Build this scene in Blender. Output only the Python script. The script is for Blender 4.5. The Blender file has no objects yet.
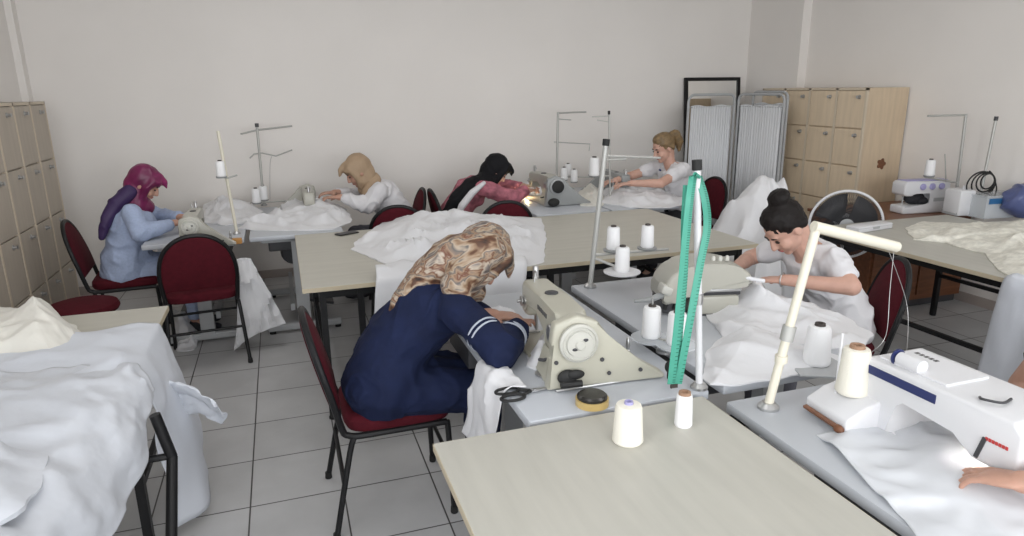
import bpy, bmesh, math, random
from math import radians as rd, sin, cos, pi
from mathutils import Vector as V, Matrix, Euler, Quaternion, noise
random.seed(7)
S = bpy.context.scene
COL = S.collection
# ------------------------------------------------------------------ camera
FPX, EYE = 677.03, 1.70
def cam_rows(yaw, pitch, roll):
    f = V((sin(yaw)*cos(pitch), cos(yaw)*cos(pitch), -sin(pitch)))
    r = V((cos(yaw), -sin(yaw), 0)); d = f.cross(r)
    return (r*cos(roll)+d*sin(roll), d*cos(roll)-r*sin(roll), f)
CR, CD, CF = cam_rows(rd(18.503), rd(14.93), rd(.7525))
cam = bpy.data.cameras.new('camera'); co = bpy.data.objects.new('camera', cam); COL.objects.link(co)
cam.sensor_width = 36; cam.lens = FPX/1024*36; cam.clip_start = .05
co.matrix_world = Matrix(((CR.x, -CD.x, -CF.x, 0), (CR.y, -CD.y, -CF.y, 0), (CR.z, -CD.z, -CF.z, EYE), (0, 0, 0, 1)))
S.camera = co
# ------------------------------------------------------------------ world, lights, exposure
S.view_settings.view_transform = 'Standard'; S.view_settings.look = 'None'
S.view_settings.gamma = 1; S.view_settings.use_curve_mapping = False
S.view_settings.exposure = 0.0
w = bpy.data.worlds.new('world'); S.world = w; w.use_nodes = True
w.node_tree.nodes['Background'].inputs[0].default_value = (.75, .86, 1, 1)
w.node_tree.nodes['Background'].inputs[1].default_value = 1.0
def area(name, loc, rot, sx, sy, power, col):
    l = bpy.data.lights.new(name, 'AREA'); l.shape = 'RECTANGLE'; l.size = sx; l.size_y = sy
    l.energy = power; l.color = col
    o = bpy.data.objects.new(name, l); COL.objects.link(o); o.location = loc; o.rotation_euler = rot
    return o
# daylight through the windows of the wall behind the photographer, and added overhead fill lamps
area('window_light', (.6, -2.35, 1.75), (rd(90), 0, 0), 4.2, 1.5, 130, (.97, .985, 1))
area('window_light', (3.9, -2.35, 1.75), (rd(90), 0, 0), 1.6, 1.5, 26, (.95, .98, 1))
area('window_light', (-1.78, -.2, 1.85), (rd(90), 0, rd(-90)), 1.9, 1.3, 24, (.96, .985, 1))  # unseen left-wall window, added to light the right lockers
for lx, ly in ((-.3, 1.2), (2.6, 1.2), (-.3, 4.2), (2.6, 4.2)):
    area('ceiling_fill_light', (lx, ly, 2.93), (0, 0, 0), 1.2, .6, 11, (1, .985, .96))  # unseen ceiling lamps, added for soft overhead fill

# pixel -> place on a plane
def ray(x, y): return CR*((x-512)/FPX) + CD*((y-268)/FPX) + CF
EYEV = V((0, 0, EYE))
def pz(x, y, z=.75):
    d = ray(x, y); return EYEV + d*((z-EYE)/d.z)
def py(x, y, Y):
    d = ray(x, y); return EYEV + d*(Y/d.y)
def px(x, y, X):
    d = ray(x, y); return EYEV + d*(X/d.x)

# ------------------------------------------------------------------ materials
MATS = {}
def mat(name, col, rough=.6, metal=0, bump=None, spec=.5, trans=0, sheen=0, alpha=1, emit=None, var=None, sss=0):
    if name in MATS: return MATS[name]
    m = bpy.data.materials.new(name); m.use_nodes = True
    nt = m.node_tree; b = nt.nodes['Principled BSDF']
    b.inputs['Base Color'].default_value = (*col, 1); b.inputs['Roughness'].default_value = rough
    b.inputs['Metallic'].default_value = metal; b.inputs['Specular IOR Level'].default_value = spec
    if trans: b.inputs['Transmission Weight'].default_value = trans
    if sheen: b.inputs['Sheen Weight'].default_value = sheen
    if alpha < 1: b.inputs['Alpha'].default_value = alpha
    if sss:
        b.inputs['Subsurface Weight'].default_value = sss; b.inputs['Subsurface Radius'].default_value = (.012, .005, .003)
    if emit:
        b.inputs['Emission Color'].default_value = (*emit[0], 1); b.inputs['Emission Strength'].default_value = emit[1]
    tc = nt.nodes.new('ShaderNodeTexCoord')
    if var:      # (scale, amount, stretch)
        mp = nt.nodes.new('ShaderNodeMapping'); nt.links.new(tc.outputs['Object'], mp.inputs[0])
        mp.inputs['Scale'].default_value = var[2] if len(var) > 2 else (1, 1, 1)
        n = nt.nodes.new('ShaderNodeTexNoise'); n.inputs['Scale'].default_value = var[0]; n.inputs['Detail'].default_value = 4
        nt.links.new(mp.outputs[0], n.inputs['Vector'])
        r = nt.nodes.new('ShaderNodeValToRGB'); a = var[1]
        r.color_ramp.elements[0].position = .3; r.color_ramp.elements[1].position = .7
        r.color_ramp.elements[0].color = (*[c*(1-a) for c in col], 1); r.color_ramp.elements[1].color = (*[min(1, c*(1+a)) for c in col], 1)
        nt.links.new(n.outputs[0], r.inputs[0]); nt.links.new(r.outputs[0], b.inputs['Base Color'])
    if bump:     # (scale, strength, distance)
        n = nt.nodes.new('ShaderNodeTexNoise'); n.inputs['Scale'].default_value = bump[0]; n.inputs['Detail'].default_value = 3
        nt.links.new(tc.outputs['Object'], n.inputs['Vector'])
        bp = nt.nodes.new('ShaderNodeBump'); bp.inputs['Strength'].default_value = bump[1]; bp.inputs['Distance'].default_value = bump[2]
        nt.links.new(n.outputs[0], bp.inputs['Height']); nt.links.new(bp.outputs[0], b.inputs['Normal'])
    MATS[name] = m; return m
M_wall = mat('wall_paint', (.86, .825, .79), .75, var=(1.2, .025), bump=(60, .05, .002))
M_ceil = mat('ceiling_paint', (.75, .74, .72), .9)
M_skirt = mat('baseboard_tile', (.44, .38, .35), .4)
M_maple = mat('maple_laminate', (.47, .452, .395), .42, var=(3, .05, (1, 9, 1)))
M_maple_x = mat('maple_laminate_crosswise', (.465, .452, .405), .42, var=(3, .05, (9, 1, 1)))
M_mapledge = mat('table_edge_band', (.50, .43, .31), .5)
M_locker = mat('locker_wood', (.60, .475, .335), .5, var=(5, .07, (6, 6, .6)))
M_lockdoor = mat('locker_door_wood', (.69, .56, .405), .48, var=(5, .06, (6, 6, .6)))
M_lockerL = mat('shaded_locker_wood', (.43, .375, .31), .5, var=(5, .06, (6, 6, .6)))  # locker wood copy for the left wall, its weaker light put into the colour
M_lockdoorL = mat('shaded_locker_door_wood', (.46, .40, .33), .48, var=(5, .06, (6, 6, .6)))  # door copy, darkened and greyed for the dimmer left wall
M_lockgap = mat('locker_side_edge', (.62, .53, .41), .5)
M_black = mat('black_painted_steel', (.009, .009, .010), .45, spec=.3)
M_rubber = mat('black_rubber', (.012, .012, .012), .7)
M_red = mat('burgundy_upholstery', (.075, .006, .012), .85, spec=.2, bump=(220, .2, .002), var=(40, .12))
M_white = mat('white_laminate', (.46, .48, .515), .32)
M_grey = mat('light_grey_paint', (.42, .43, .44), .5)
M_dgrey = mat('dark_grey_paint', (.05, .05, .055), .5)
M_steel = mat('dull_steel', (.48, .48, .48), .35, metal=.85)
M_pole = mat('grey_pole_metal', (.46, .46, .44), .4, metal=.3)
M_cream = mat('cream_enamel', (.46, .445, .37), .32)
M_creamp = mat('cream_plastic_pole', (.72, .68, .57), .4)
M_beige = mat('beige_enamel', (.42, .41, .36), .35)
M_pgrey = mat('machine_grey_enamel', (.30, .31, .31), .4)
M_ivory = mat('ivory_plastic', (.52, .515, .47), .4)
M_plastic = mat('white_plastic', (.70, .70, .72), .35)
M_navy = mat('navy_plastic', (.02, .03, .12), .4)
M_lilac = mat('lilac_plastic', (.36, .34, .58), .4)
M_thread = mat('white_thread', (.86, .86, .87), .8, bump=(300, .4, .002))
M_threadc = mat('cream_thread', (.80, .77, .68), .8, bump=(300, .4, .002))
M_card = mat('cardboard_core', (.33, .20, .13), .8)
M_dcore = mat('dark_core', (.05, .04, .035), .6)
M_cloth = mat('white_satin', (.72, .72, .74), .5, sheen=.15, bump=(9, .25, .02), spec=.4)
M_cream_cloth = mat('ivory_satin', (.71, .69, .63), .5, sheen=.15, bump=(9, .25, .02), spec=.4)
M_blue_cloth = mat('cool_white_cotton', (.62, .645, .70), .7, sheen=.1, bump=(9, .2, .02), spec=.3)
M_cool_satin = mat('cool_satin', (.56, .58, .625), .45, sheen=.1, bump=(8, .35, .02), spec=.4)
M_film = mat('translucent_film', (.80, .82, .86), .22, alpha=.72, bump=(6, .3, .02))
M_lace = mat('ivory_lace', (.78, .76, .68), .7, var=(28, .16), bump=(45, .5, .006))
M_skin = mat('skin', (.50, .285, .21), .5, sss=.08, var=(30, .05))
M_skin_pale = mat('pale_skin', (.57, .34, .265), .5, sss=.08, var=(30, .05))
M_lip = mat('lips', (.42, .12, .11), .45)
M_hair = mat('dark_brown_hair', (.009, .0065, .006), .6, spec=.25, bump=(60, .5, .004))
M_blond = mat('ash_blonde_hair', (.19, .125, .06), .5, bump=(60, .5, .004), var=(30, .35))
M_eye = mat('dark_eye', (.02, .015, .012), .3)
M_denim = mat('navy_cotton', (.008, .0135, .045), .85, spec=.25, bump=(16, .4, .01), var=(12, .18))
M_trim = mat('pale_stitching', (.42, .45, .52), .8)
M_ltblue = mat('light_blue_cotton', (.36, .43, .60), .8, bump=(16, .4, .01), var=(70, .07))
M_wtop = mat('white_jersey', (.70, .69, .71), .8, bump=(16, .35, .01))
M_purple = mat('magenta_satin_scarf', (.17, .012, .075), .42, bump=(14, .4, .01), var=(8, .35))
M_purptail = mat('dark_violet_scarf_end', (.035, .015, .075), .6, bump=(14, .4, .01))
M_tan = mat('tan_scarf', (.40, .285, .185), .65, bump=(16, .4, .01))
M_blackscarf = mat('black_scarf', (.007, .007, .009), .75, spec=.25, bump=(16, .4, .01))
M_dark = mat('dark_fabric', (.02, .02, .025), .8)
M_skirt2 = mat('grey_skirt', (.10, .10, .12), .8)
M_brown = mat('brown_cabinet_wood', (.17, .065, .028), .4, var=(5, .2, (1, 8, 8)))
M_orange = mat('orange_wood', (.50, .24, .06), .5)
M_green = mat('green_measuring_tape', (.06, .33, .24), .5)
M_tapemark = mat('tape_marks', (.012, .15, .10), .6)
M_clear = mat('clear_plastic', (.80, .84, .88), .12, alpha=.42)
M_blue = mat('blue_print', (.03, .14, .32), .5)
M_bag = mat('blue_plastic_bag', (.10, .125, .28), .3, alpha=.93, bump=(14, .6, .02))
M_glow = mat('lamp_glow', (1, .95, .85), .5, emit=((1, .95, .85), 14))
M_glow2 = mat('warm_lamp_glow', (1, .85, .5), .5, emit=((1, .8, .4), 9))
M_tapegold = mat('amber_adhesive_tape', (.55, .40, .16), .3)
M_redprint = mat('red_lettering', (.55, .05, .05), .5)
M_greyprint = mat('grey_lettering', (.10, .10, .10), .5)
M_curtain = mat('screen_curtain', (.72, .73, .75), .8, bump=(4, .1, .01))
M_pink = mat('pink_blouse', (.42, .14, .18), .8, var=(18, .4), bump=(16, .4, .01))
M_phone = mat('dark_phone', (.02, .018, .016), .25)
m = mat('mirror_glass', (.92, .93, .93), .02, metal=1)

def ramp_mat(name, scale, stops, rough=.6, stretch=(1, 1, 1)):
    m = bpy.data.materials.new(name); m.use_nodes = True; nt = m.node_tree; b = nt.nodes['Principled BSDF']
    b.inputs['Roughness'].default_value = rough
    tc = nt.nodes.new('ShaderNodeTexCoord'); mp = nt.nodes.new('ShaderNodeMapping'); mp.inputs['Scale'].default_value = stretch
    n = nt.nodes.new('ShaderNodeTexNoise'); n.inputs['Scale'].default_value = scale; n.inputs['Detail'].default_value = 3
    n.inputs['Distortion'].default_value = .5
    r = nt.nodes.new('ShaderNodeValToRGB'); r.color_ramp.interpolation = 'LINEAR'
    e = r.color_ramp.elements
    e[0].position, e[0].color = stops[0][0], (*stops[0][1], 1); e[1].position, e[1].color = stops[-1][0], (*stops[-1][1], 1)
    for p, c in stops[1:-1]:
        k = e.new(p); k.color = (*c, 1)
    nt.links.new(tc.outputs['Object'], mp.inputs[0]); nt.links.new(mp.outputs[0], n.inputs['Vector'])
    nt.links.new(n.outputs[0], r.inputs[0]); nt.links.new(r.outputs[0], b.inputs['Base Color'])
    MATS[name] = m; return m
M_pattern = ramp_mat('patterned_scarf', 8.5, [(.30, (.025, .018, .016)), (.38, (.11, .045, .022)), (.42, (.30, .20, .125)), (.46, (.42, .34, .26)),
    (.49, (.10, .09, .09)), (.53, (.32, .22, .145)), (.57, (.13, .04, .018)), (.61, (.46, .39, .31)), (.66, (.20, .17, .16)), (.72, (.03, .022, .02))], .5, (.8, 1.8, 1.8))

def tile_mat():
    m = bpy.data.materials.new('floor_tiles'); m.use_nodes = True; nt = m.node_tree; b = nt.nodes['Principled BSDF']
    tc = nt.nodes.new('ShaderNodeTexCoord'); mp = nt.nodes.new('ShaderNodeMapping'); mp.inputs['Location'].default_value = (.265+.39*20, -4.302+.39*40, 0)
    br = nt.nodes.new('ShaderNodeTexBrick'); br.offset = 0; br.inputs['Scale'].default_value = 1
    br.inputs['Brick Width'].default_value = .385; br.inputs['Row Height'].default_value = .392
    mp.inputs['Location'].default_value = (.265+.385*20, -4.302+.392*40, 0)
    br.inputs['Mortar Size'].default_value = .0038; br.inputs['Mortar Smooth'].default_value = .3
    br.inputs['Color1'].default_value = (.60, .60, .605, 1); br.inputs['Color2'].default_value = (.56, .56, .565, 1); br.inputs['Mortar'].default_value = (.075, .07, .068, 1)
    n = nt.nodes.new('ShaderNodeTexNoise'); n.inputs['Scale'].default_value = 5; n.inputs['Detail'].default_value = 6
    mx = nt.nodes.new('ShaderNodeMix'); mx.data_type = 'RGBA'; mx.blend_type = 'MULTIPLY'; mx.inputs[0].default_value = .25
    nt.links.new(tc.outputs['Object'], mp.inputs[0]); nt.links.new(mp.outputs[0], br.inputs[0]); nt.links.new(tc.outputs['Object'], n.inputs['Vector'])
    nt.links.new(br.outputs[0], mx.inputs[6]); nt.links.new(n.outputs[0], mx.inputs[7]); nt.links.new(mx.outputs[2], b.inputs['Base Color'])
    bp = nt.nodes.new('ShaderNodeBump'); bp.inputs['Strength'].default_value = .4; bp.inputs['Distance'].default_value = .003; bp.invert = True
    nt.links.new(br.outputs[1], bp.inputs['Height']); nt.links.new(bp.outputs[0], b.inputs['Normal'])
    b.inputs['Roughness'].default_value = .38
    return m
M_floor = tile_mat()

# ------------------------------------------------------------------ mesh helpers
def frame(d):
    d = d.normalized(); a = V((0, 0, 1)) if abs(d.z) < .9 else V((1, 0, 0))
    u = d.cross(a).normalized(); return u, d.cross(u).normalized()
def cat(pts, n=6, closed=False):
    pts = [V(p) for p in pts]; out = []; N = len(pts)
    for i in range(N if closed else N-1):
        if closed: p0, p1, p2, p3 = pts[i-1], pts[i], pts[(i+1) % N], pts[(i+2) % N]
        else: p0, p1, p2, p3 = pts[max(i-1, 0)], pts[i], pts[i+1], pts[min(i+2, N-1)]
        for k in range(n):
            t = k/n
            out.append(.5*((2*p1)+(p2-p0)*t+(2*p0-5*p1+4*p2-p3)*t*t+(3*p1-p0-3*p2+p3)*t**3))
    if not closed: out.append(pts[-1])
    return out
class MB:
    def __init__(s): s.b = bmesh.new()
    def box(s, c, size, rot=None, bev=0):
        r = bmesh.ops.create_cube(s.b, size=1); vs = r['verts']
        Mx = Matrix.Translation(V(c)) @ (Euler(rot).to_matrix().to_4x4() if rot else Matrix()) @ Matrix.Diagonal((*size, 1))
        bmesh.ops.transform(s.b, matrix=Mx, verts=vs)
        if bev:
            es = list({e for v in vs for e in v.link_edges})
            bmesh.ops.bevel(s.b, geom=es, offset=bev, segments=2, affect='EDGES', profile=.5)
        return s
    def bx(s, x0, x1, y0, y1, z0, z1, bev=0):
        return s.box(((x0+x1)/2, (y0+y1)/2, (z0+z1)/2), (abs(x1-x0), abs(y1-y0), abs(z1-z0)), bev=bev)
    def tube(s, pts, r, seg=8, closed=False):
        pts = [V(p) for p in pts]; N = len(pts); rings = []; u = None
        rs = r if isinstance(r, (list, tuple)) else [r]*N
        for i, p in enumerate(pts):
            if closed: d = pts[(i+1) % N]-pts[i-1]
            else: d = pts[min(i+1, N-1)]-pts[max(i-1, 0)]
            if d.length < 1e-9: d = V((0, 0, 1))
            d.normalize()
            if u is None: u, _ = frame(d)
            u = (u-d*u.dot(d)).normalized(); v = d.cross(u)
            rings.append([s.b.verts.new(p+(u*cos(2*pi*k/seg)+v*sin(2*pi*k/seg))*rs[i]) for k in range(seg)])
        for i in range(N if closed else N-1):
            a, b = rings[i], rings[(i+1) % N]
            for k in range(seg): s.b.faces.new((a[k], a[(k+1) % seg], b[(k+1) % seg], b[k]))
        if not closed:
            s.b.faces.new(rings[0][::-1]); s.b.faces.new(rings[-1])
        return s
    def lathe(s, prof, c=(0, 0, 0), axis=(0, 0, 1), seg=20, caps=True):
        ax = V(axis).normalized(); u, v = frame(ax); c = V(c); rings = []
        for r, z in prof:
            rings.append([s.b.verts.new(c+ax*z+(u*cos(2*pi*k/seg)+v*sin(2*pi*k/seg))*max(r, 1e-4)) for k in range(seg)])
        for a, b in zip(rings, rings[1:]):
            for k in range(seg): s.b.faces.new((a[k], a[(k+1) % seg], b[(k+1) % seg], b[k]))
        if caps: s.b.faces.new(rings[0][::-1]); s.b.faces.new(rings[-1])
        return s
    def prism(s, poly, ext, bev=0):
        ext = V(ext); a = [s.b.verts.new(V(p)-ext/2) for p in poly]; b = [s.b.verts.new(V(p)+ext/2) for p in poly]; n = len(a)
        s.b.faces.new(a[::-1]); s.b.faces.new(b)
        for i in range(n): s.b.faces.new((a[i], a[(i+1) % n], b[(i+1) % n], b[i]))
        if bev:
            es = list({e for v in a+b for e in v.link_edges})
            bmesh.ops.bevel(s.b, geom=es, offset=bev, segments=3, affect='EDGES', profile=.5)
        return s
    def ell(s, c, r, rot=None, sub=3):
        q = bmesh.ops.create_icosphere(s.b, subdivisions=sub, radius=1)
        if not isinstance(r, (tuple, list)): r = (r, r, r)
        Rm = rot.to_4x4() if isinstance(rot, Matrix) else (Euler(rot).to_matrix().to_4x4() if rot else Matrix())
        bmesh.ops.transform(s.b, matrix=Matrix.Translation(V(c)) @ Rm @ Matrix.Diagonal((*r, 1)), verts=q['verts'])
        return s
    def cap(s, p0, r0, p1, r1, seg=12):           # round-ended cone
        p0, p1 = V(p0), V(p1); d = (p1-p0)
        L = d.length
        if L < 1e-6: return s.ell(p0, max(r0, r1), sub=2)
        d.normalize(); pts = []; rs = []
        for k in range(1, 5): a = pi/2*k/4; pts.append(p0-d*r0*cos(a)); rs.append(r0*sin(a))
        for k in range(0, 4): a = pi/2*k/4; pts.append(p1+d*r1*sin(a)); rs.append(max(r1*cos(a), 1e-4))
        return s.tube([p0-d*r0]+pts+[p1+d*r1], [r0*.05]+rs+[r1*.05], seg)
    def chain(s, pts, rs, seg=12):
        for i in range(len(pts)-1): s.cap(pts[i], rs[i], pts[i+1], rs[i+1], seg)
        return s
    def loft(s, st, seg=28):
        """closed body through elliptical stations (centre, forward axis, side axis, rf, rs)"""
        rings = []
        for c, f, d, rf, rs in st: rings.append([s.b.verts.new(V(c)+f*(cos(2*pi*k/seg)*rf)+d*(sin(2*pi*k/seg)*rs)) for k in range(seg)])
        for a, b in zip(rings, rings[1:]):
            for k in range(seg): s.b.faces.new((a[k], a[(k+1) % seg], b[(k+1) % seg], b[k]))
        s.b.faces.new(rings[0][::-1]); s.b.faces.new(rings[-1]); return s
    def build(s, name, m, parent=None, smooth=True, kind=None, label=None):
        bmesh.ops.recalc_face_normals(s.b, faces=s.b.faces)
        me = bpy.data.meshes.new(name); s.b.to_mesh(me); s.b.free()
        return link(name, me, m, parent, smooth, kind, label)
def link(name, me, m, parent=None, smooth=True, kind=None, label=None):
    o = bpy.data.objects.new(name, me); COL.objects.link(o)
    if m: me.materials.clear(); me.materials.append(m)
    if smooth:
        me.polygons.foreach_set('use_smooth', [True]*len(me.polygons))
        try: me.set_sharp_from_angle(angle=rd(38))
        except Exception: pass
    if parent: o.parent = parent
    if kind: o['kind'] = kind
    if label: o['label'] = label
    return o
def world(o, parent):
    """shape given in world coordinates -> into the frame of its parent chain"""
    Mx = Matrix(); p = parent
    while p: Mx = (Matrix.Translation(p.location) @ p.rotation_euler.to_matrix().to_4x4()) @ Mx; p = p.parent
    o.data.transform(Mx.inverted()); return o
def tag(o, label, category, group=None, kind=None):
    o['label'] = label; o['category'] = category
    if group: o['group'] = group
    if kind: o['kind'] = kind
    return o
def thing(name, label, category, loc=(0, 0, 0), rz=0, group=None):
    o = bpy.data.objects.new(name, None); COL.objects.link(o); o.empty_display_size = .05
    o.location = loc; o.rotation_euler = (0, 0, rz); return tag(o, label, category, group)
def dup(o, loc, rz=None, label=None, group=None, swap=None):
    KIDS = {}
    for q in COL.objects:
        if q.parent: KIDS.setdefault(q.parent.name, []).append(q)
    def cp(src, par):
        c = src.copy(); COL.objects.link(c)
        if par: c.parent = par
        if swap and c.data and c.data.materials and c.data.materials[0].name in swap:
            c.data = c.data.copy(); c.data.materials[0] = swap[c.data.materials[0].name]
        for k in KIDS.get(src.name, []): cp(k, c)
        return c
    r = cp(o, None); r.location = loc
    if rz is not None: r.rotation_euler = (0, 0, rz)
    if label: r['label'] = label
    if group: r['group'] = group
    return r
def origin_to(o, loc):
    o.data.transform(Matrix.Translation(-V(loc))); o.location = loc; return o
def fold(p, sc, seed): 
    q = V(p)*sc + V((seed*3.1, seed*1.7, seed*.9))
    return noise.fractal(q, 1.0, 2.0, 3)
def ridge(p, sc, seed):
    q = V(p)*sc + V((seed*3.1, seed*1.7, seed*.9))
    return 1-abs(noise.noise(q))*2.2

CDIR = [V((cos(q), sin(q), .35)).normalized() for q in (.4, 1.5, 2.7, 3.9)]
def crease(q, freq, seed):
    p = V(q); w = noise.noise(p*freq*.42+V((seed*2.1, seed, 3)))
    w2 = noise.noise(p*freq*.9+V((seed, 7, seed*1.3))); r = 0
    for i, d in enumerate(CDIR):
        k = freq*(1.0+.55*i)*.8
        s = abs(sin(p.dot(d)*k+w*4.2+w2*1.3+seed*1.7+i*2.2))
        r += (1-s)**1.6*(.55, .35, .3, .2)[i]*(.6+1.1*noise.noise(p*freq*.3+V((i*5, seed, 0))))
    return r*1.1
# cloth lying over things: rows of control points, smooth between them, with folds along the normal
def sheet(name, rows, m, amp=.012, freq=9, seed=1, n=9, stretch=(1, 1, 1), th=.0035, parent=None, hem=0):
    R = [cat(r, n) for r in rows]; nu = len(R[0])
    cols = [cat([r[i] for r in R], n) for i in range(nu)]
    nv = len(cols[0]); b = bmesh.new()
    g = [[b.verts.new(cols[i][j]) for j in range(nv)] for i in range(nu)]
    for i in range(nu-1):
        for j in range(nv-1): b.faces.new((g[i][j], g[i+1][j], g[i+1][j+1], g[i][j+1]))
    bmesh.ops.recalc_face_normals(b, faces=b.faces); b.normal_update(); nrm = []
    if sum(f.normal.z for f in b.faces) < 0:
        bmesh.ops.reverse_faces(b, faces=b.faces); b.normal_update()
    for v in b.verts:
        p = V((v.co.x*stretch[0], v.co.y*stretch[1], v.co.z*stretch[2]))
        nrm.append((v, v.normal*(amp*(crease(p, freq, seed)*2.2+fold(p, freq*1.4, seed+5)*.4-.5))))
    for v, dv in nrm: v.co += dv
    for i in range(nu):
        if hem:
            for j in (0, nv-1): g[i][j].co += V((noise.noise(g[i][j].co*14), noise.noise(g[i][j].co*14+V((9, 9, 9))), 0))*hem
    me = bpy.data.meshes.new(name); b.to_mesh(me); b.free()
    o = link(name, me, m, parent); me.polygons.foreach_set('use_smooth', [True]*len(me.polygons))
    md = o.modifiers.new('thickness', 'SOLIDIFY'); md.thickness = th; md.offset = 0
    return o
# a heap of crumpled cloth with a given outline on a surface
def heap(name, outline, z0, H, m, seed=1, freq=7, amp=.03, peak=None, p=1.7, rings=34, stretch=(1, 1, 1), edge=.006, parent=None, per=7):
    oc = [V((q[0], q[1], q[2] if len(q) > 2 else z0)) for q in outline]; per = 10
    out = cat(oc, per, closed=True); N = len(out); M_ = len(oc)
    lin = [oc[i].lerp(oc[(i+1) % M_], k/per) for i in range(M_) for k in range(per)]
    out = [p_.lerp(l_, .7) for p_, l_ in zip(out, lin)]
    c = V(peak) if peak else sum(out, V())/N
    c = V((c.x, c.y, z0)); b = bmesh.new(); grid = []
    def hgt(q, t):
        e = max(0., 1-t**p)**1.35
        q2 = V((q.x*stretch[0], q.y*stretch[1], seed*2.3))
        f = crease(q2, freq, seed)*1.9-.45+fold(q2, freq*1.6, seed+3)*.35
        return edge+e*H*(.72+.45*noise.noise(q2*freq*.45))+amp*f*min(1, (1-t)*6+.12)
    top = b.verts.new((c.x, c.y, z0+max(hgt(c, 0), edge)))
    for r in range(1, rings+1):
        t = r/rings; ring = []
        for q in out:
            P = c+(q-c)*t
            if r == rings: P += V((noise.noise(q*11+V((seed, 0, 0))), noise.noise(q*11+V((0, seed, 5))), 0))*.02
            z = P.z+max(hgt(P, t), .003 if r == rings else edge)
            ring.append(b.verts.new((P.x, P.y, z)))
        grid.append(ring)
    low = [b.verts.new((v.co.x, v.co.y, q.z+.0005)) for v, q in zip(grid[-1], out)]; grid.append(low)
    for k in range(N): b.faces.new((top, grid[0][k], grid[0][(k+1) % N]))
    for a, d in zip(grid, grid[1:]):
        for k in range(N): b.faces.new((a[k], d[k], d[(k+1) % N], a[(k+1) % N]))
    b.faces.new(low[::-1])
    bmesh.ops.recalc_face_normals(b, faces=b.faces)
    me = bpy.data.meshes.new(name); b.to_mesh(me); b.free()
    o = link(name, me, m, parent); me.polygons.foreach_set('use_smooth', [True]*len(me.polygons))
    return o
# one continuous surface grown over overlapping volumes
def organic(name, mb, voxel, m, parent, smooth=6, folds=None, label=None):
    me = bpy.data.meshes.new(name); mb.b.to_mesh(me); mb.b.free()
    o = bpy.data.objects.new(name, me); COL.objects.link(o)
    r = o.modifiers.new('r', 'REMESH'); r.mode = 'VOXEL'; r.voxel_size = voxel
    if smooth:
        s_ = o.modifiers.new('s', 'SMOOTH'); s_.iterations = smooth; s_.factor = .5
    dg = bpy.context.evaluated_depsgraph_get(); dg.update()
    me2 = bpy.data.meshes.new_from_object(o.evaluated_get(dg)); o.modifiers.clear(); o.data = me2; me2.name = name
    bpy.data.meshes.remove(me)
    me2.materials.clear(); me2.materials.append(m)
    if folds:
        amp, freq, st, seed = folds
        n_ = len(me2.vertices); cs = [0.]*(3*n_); ns = [0.]*(3*n_)
        me2.vertices.foreach_get('co', cs); me2.vertices.foreach_get('normal', ns)
        for i in range(n_):
            x_, y_, z_ = cs[3*i:3*i+3]; q = V((x_*st[0], y_*st[1], z_*st[2]))
            h_ = amp*(crease(q, freq, seed)*1.9-.45)
            for j in (0, 1, 2): cs[3*i+j] += ns[3*i+j]*h_
        me2.vertices.foreach_set('co', cs); me2.update()
    me2.polygons.foreach_set('use_smooth', [True]*len(me2.polygons))
    if label: o['label'] = label
    if parent: o.parent = parent; world(o, parent)
    return o

# ------------------------------------------------------------------ the room
XL, XR, YB, YF, ZC = -1.90, 5.06, 6.55, -2.5, 3.0
MB().bx(XL-.1, XR+.1, YF-.1, YB+.1, -.1, 0).build('floor', M_floor, kind='structure', smooth=False)
MB().bx(XL-.1, XR+.1, YF-.1, YB+.1, ZC, ZC+.1).build('ceiling', M_ceil, kind='structure', smooth=False)
MB().bx(XL-.1, XR+.1, YB, YB+.1, 0, ZC).build('wall_back', M_wall, kind='structure', smooth=False)
mb = MB(); mb.bx(XL-.1, XL, YF, -.9, 0, ZC); mb.bx(XL-.1, XL, 1.5, YB, 0, ZC); mb.bx(XL-.1, XL, -.9, 1.5, 0, 1.1); mb.bx(XL-.1, XL, -.9, 1.5, 2.5, ZC)
mb.build('wall_left', M_wall, kind='structure', smooth=False)
mb = MB()
for yy in (-.9, .3, 1.5): mb.bx(XL-.07, XL-.02, yy-.03, yy+.03, 1.1, 2.5)
mb.bx(XL-.07, XL-.02, -.9, 1.5, 1.1, 1.15); mb.bx(XL-.07, XL-.02, -.9, 1.5, 2.45, 2.5)
mb.build('window_3', mat('window_frame_plastic', (.7, .7, .7), .4), kind='structure', smooth=False)  # unseen window frame, added to go with the left side light
MB().bx(XR, XR+.1, YF, YB, 0, ZC).build('wall_right', M_wall, kind='structure', smooth=False)
mb = MB()    # front wall with window openings
mb.bx(XL-.1, XR+.1, YF-.1, YF, 0, 1.0); mb.bx(XL-.1, XR+.1, YF-.1, YF, 2.5, ZC)
for a, b_ in ((XL-.1, -1.5), (2.7, 3.1), (4.7, XR+.1)): mb.bx(a, b_, YF-.1, YF, 1.0, 2.5)
mb.build('wall_front', M_wall, kind='structure', smooth=False)
for i, (a, b_) in enumerate(((-1.5, 2.7), (3.1, 4.7))):
    mb = MB(); n_ = 4 if i == 0 else 2
    for k in range(n_+1):
        xx = a+(b_-a)*k/n_; mb.bx(xx-.025, xx+.025, YF-.08, YF-.03, 1.0, 2.5)
    mb.bx(a, b_, YF-.08, YF-.03, 1.0, 1.05); mb.bx(a, b_, YF-.08, YF-.03, 2.45, 2.5)
    mb.build('window_%d' % (i+1), M_plastic, kind='structure', smooth=False)
MB().bx(XL, XR, YB-.012, YB, 0, .075).build('baseboard_back', M_skirt, kind='structure', smooth=False)
MB().bx(XL, XL+.012, YF, YB-.012, 0, .075).build('baseboard_left', M_skirt, kind='structure', smooth=False)
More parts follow.
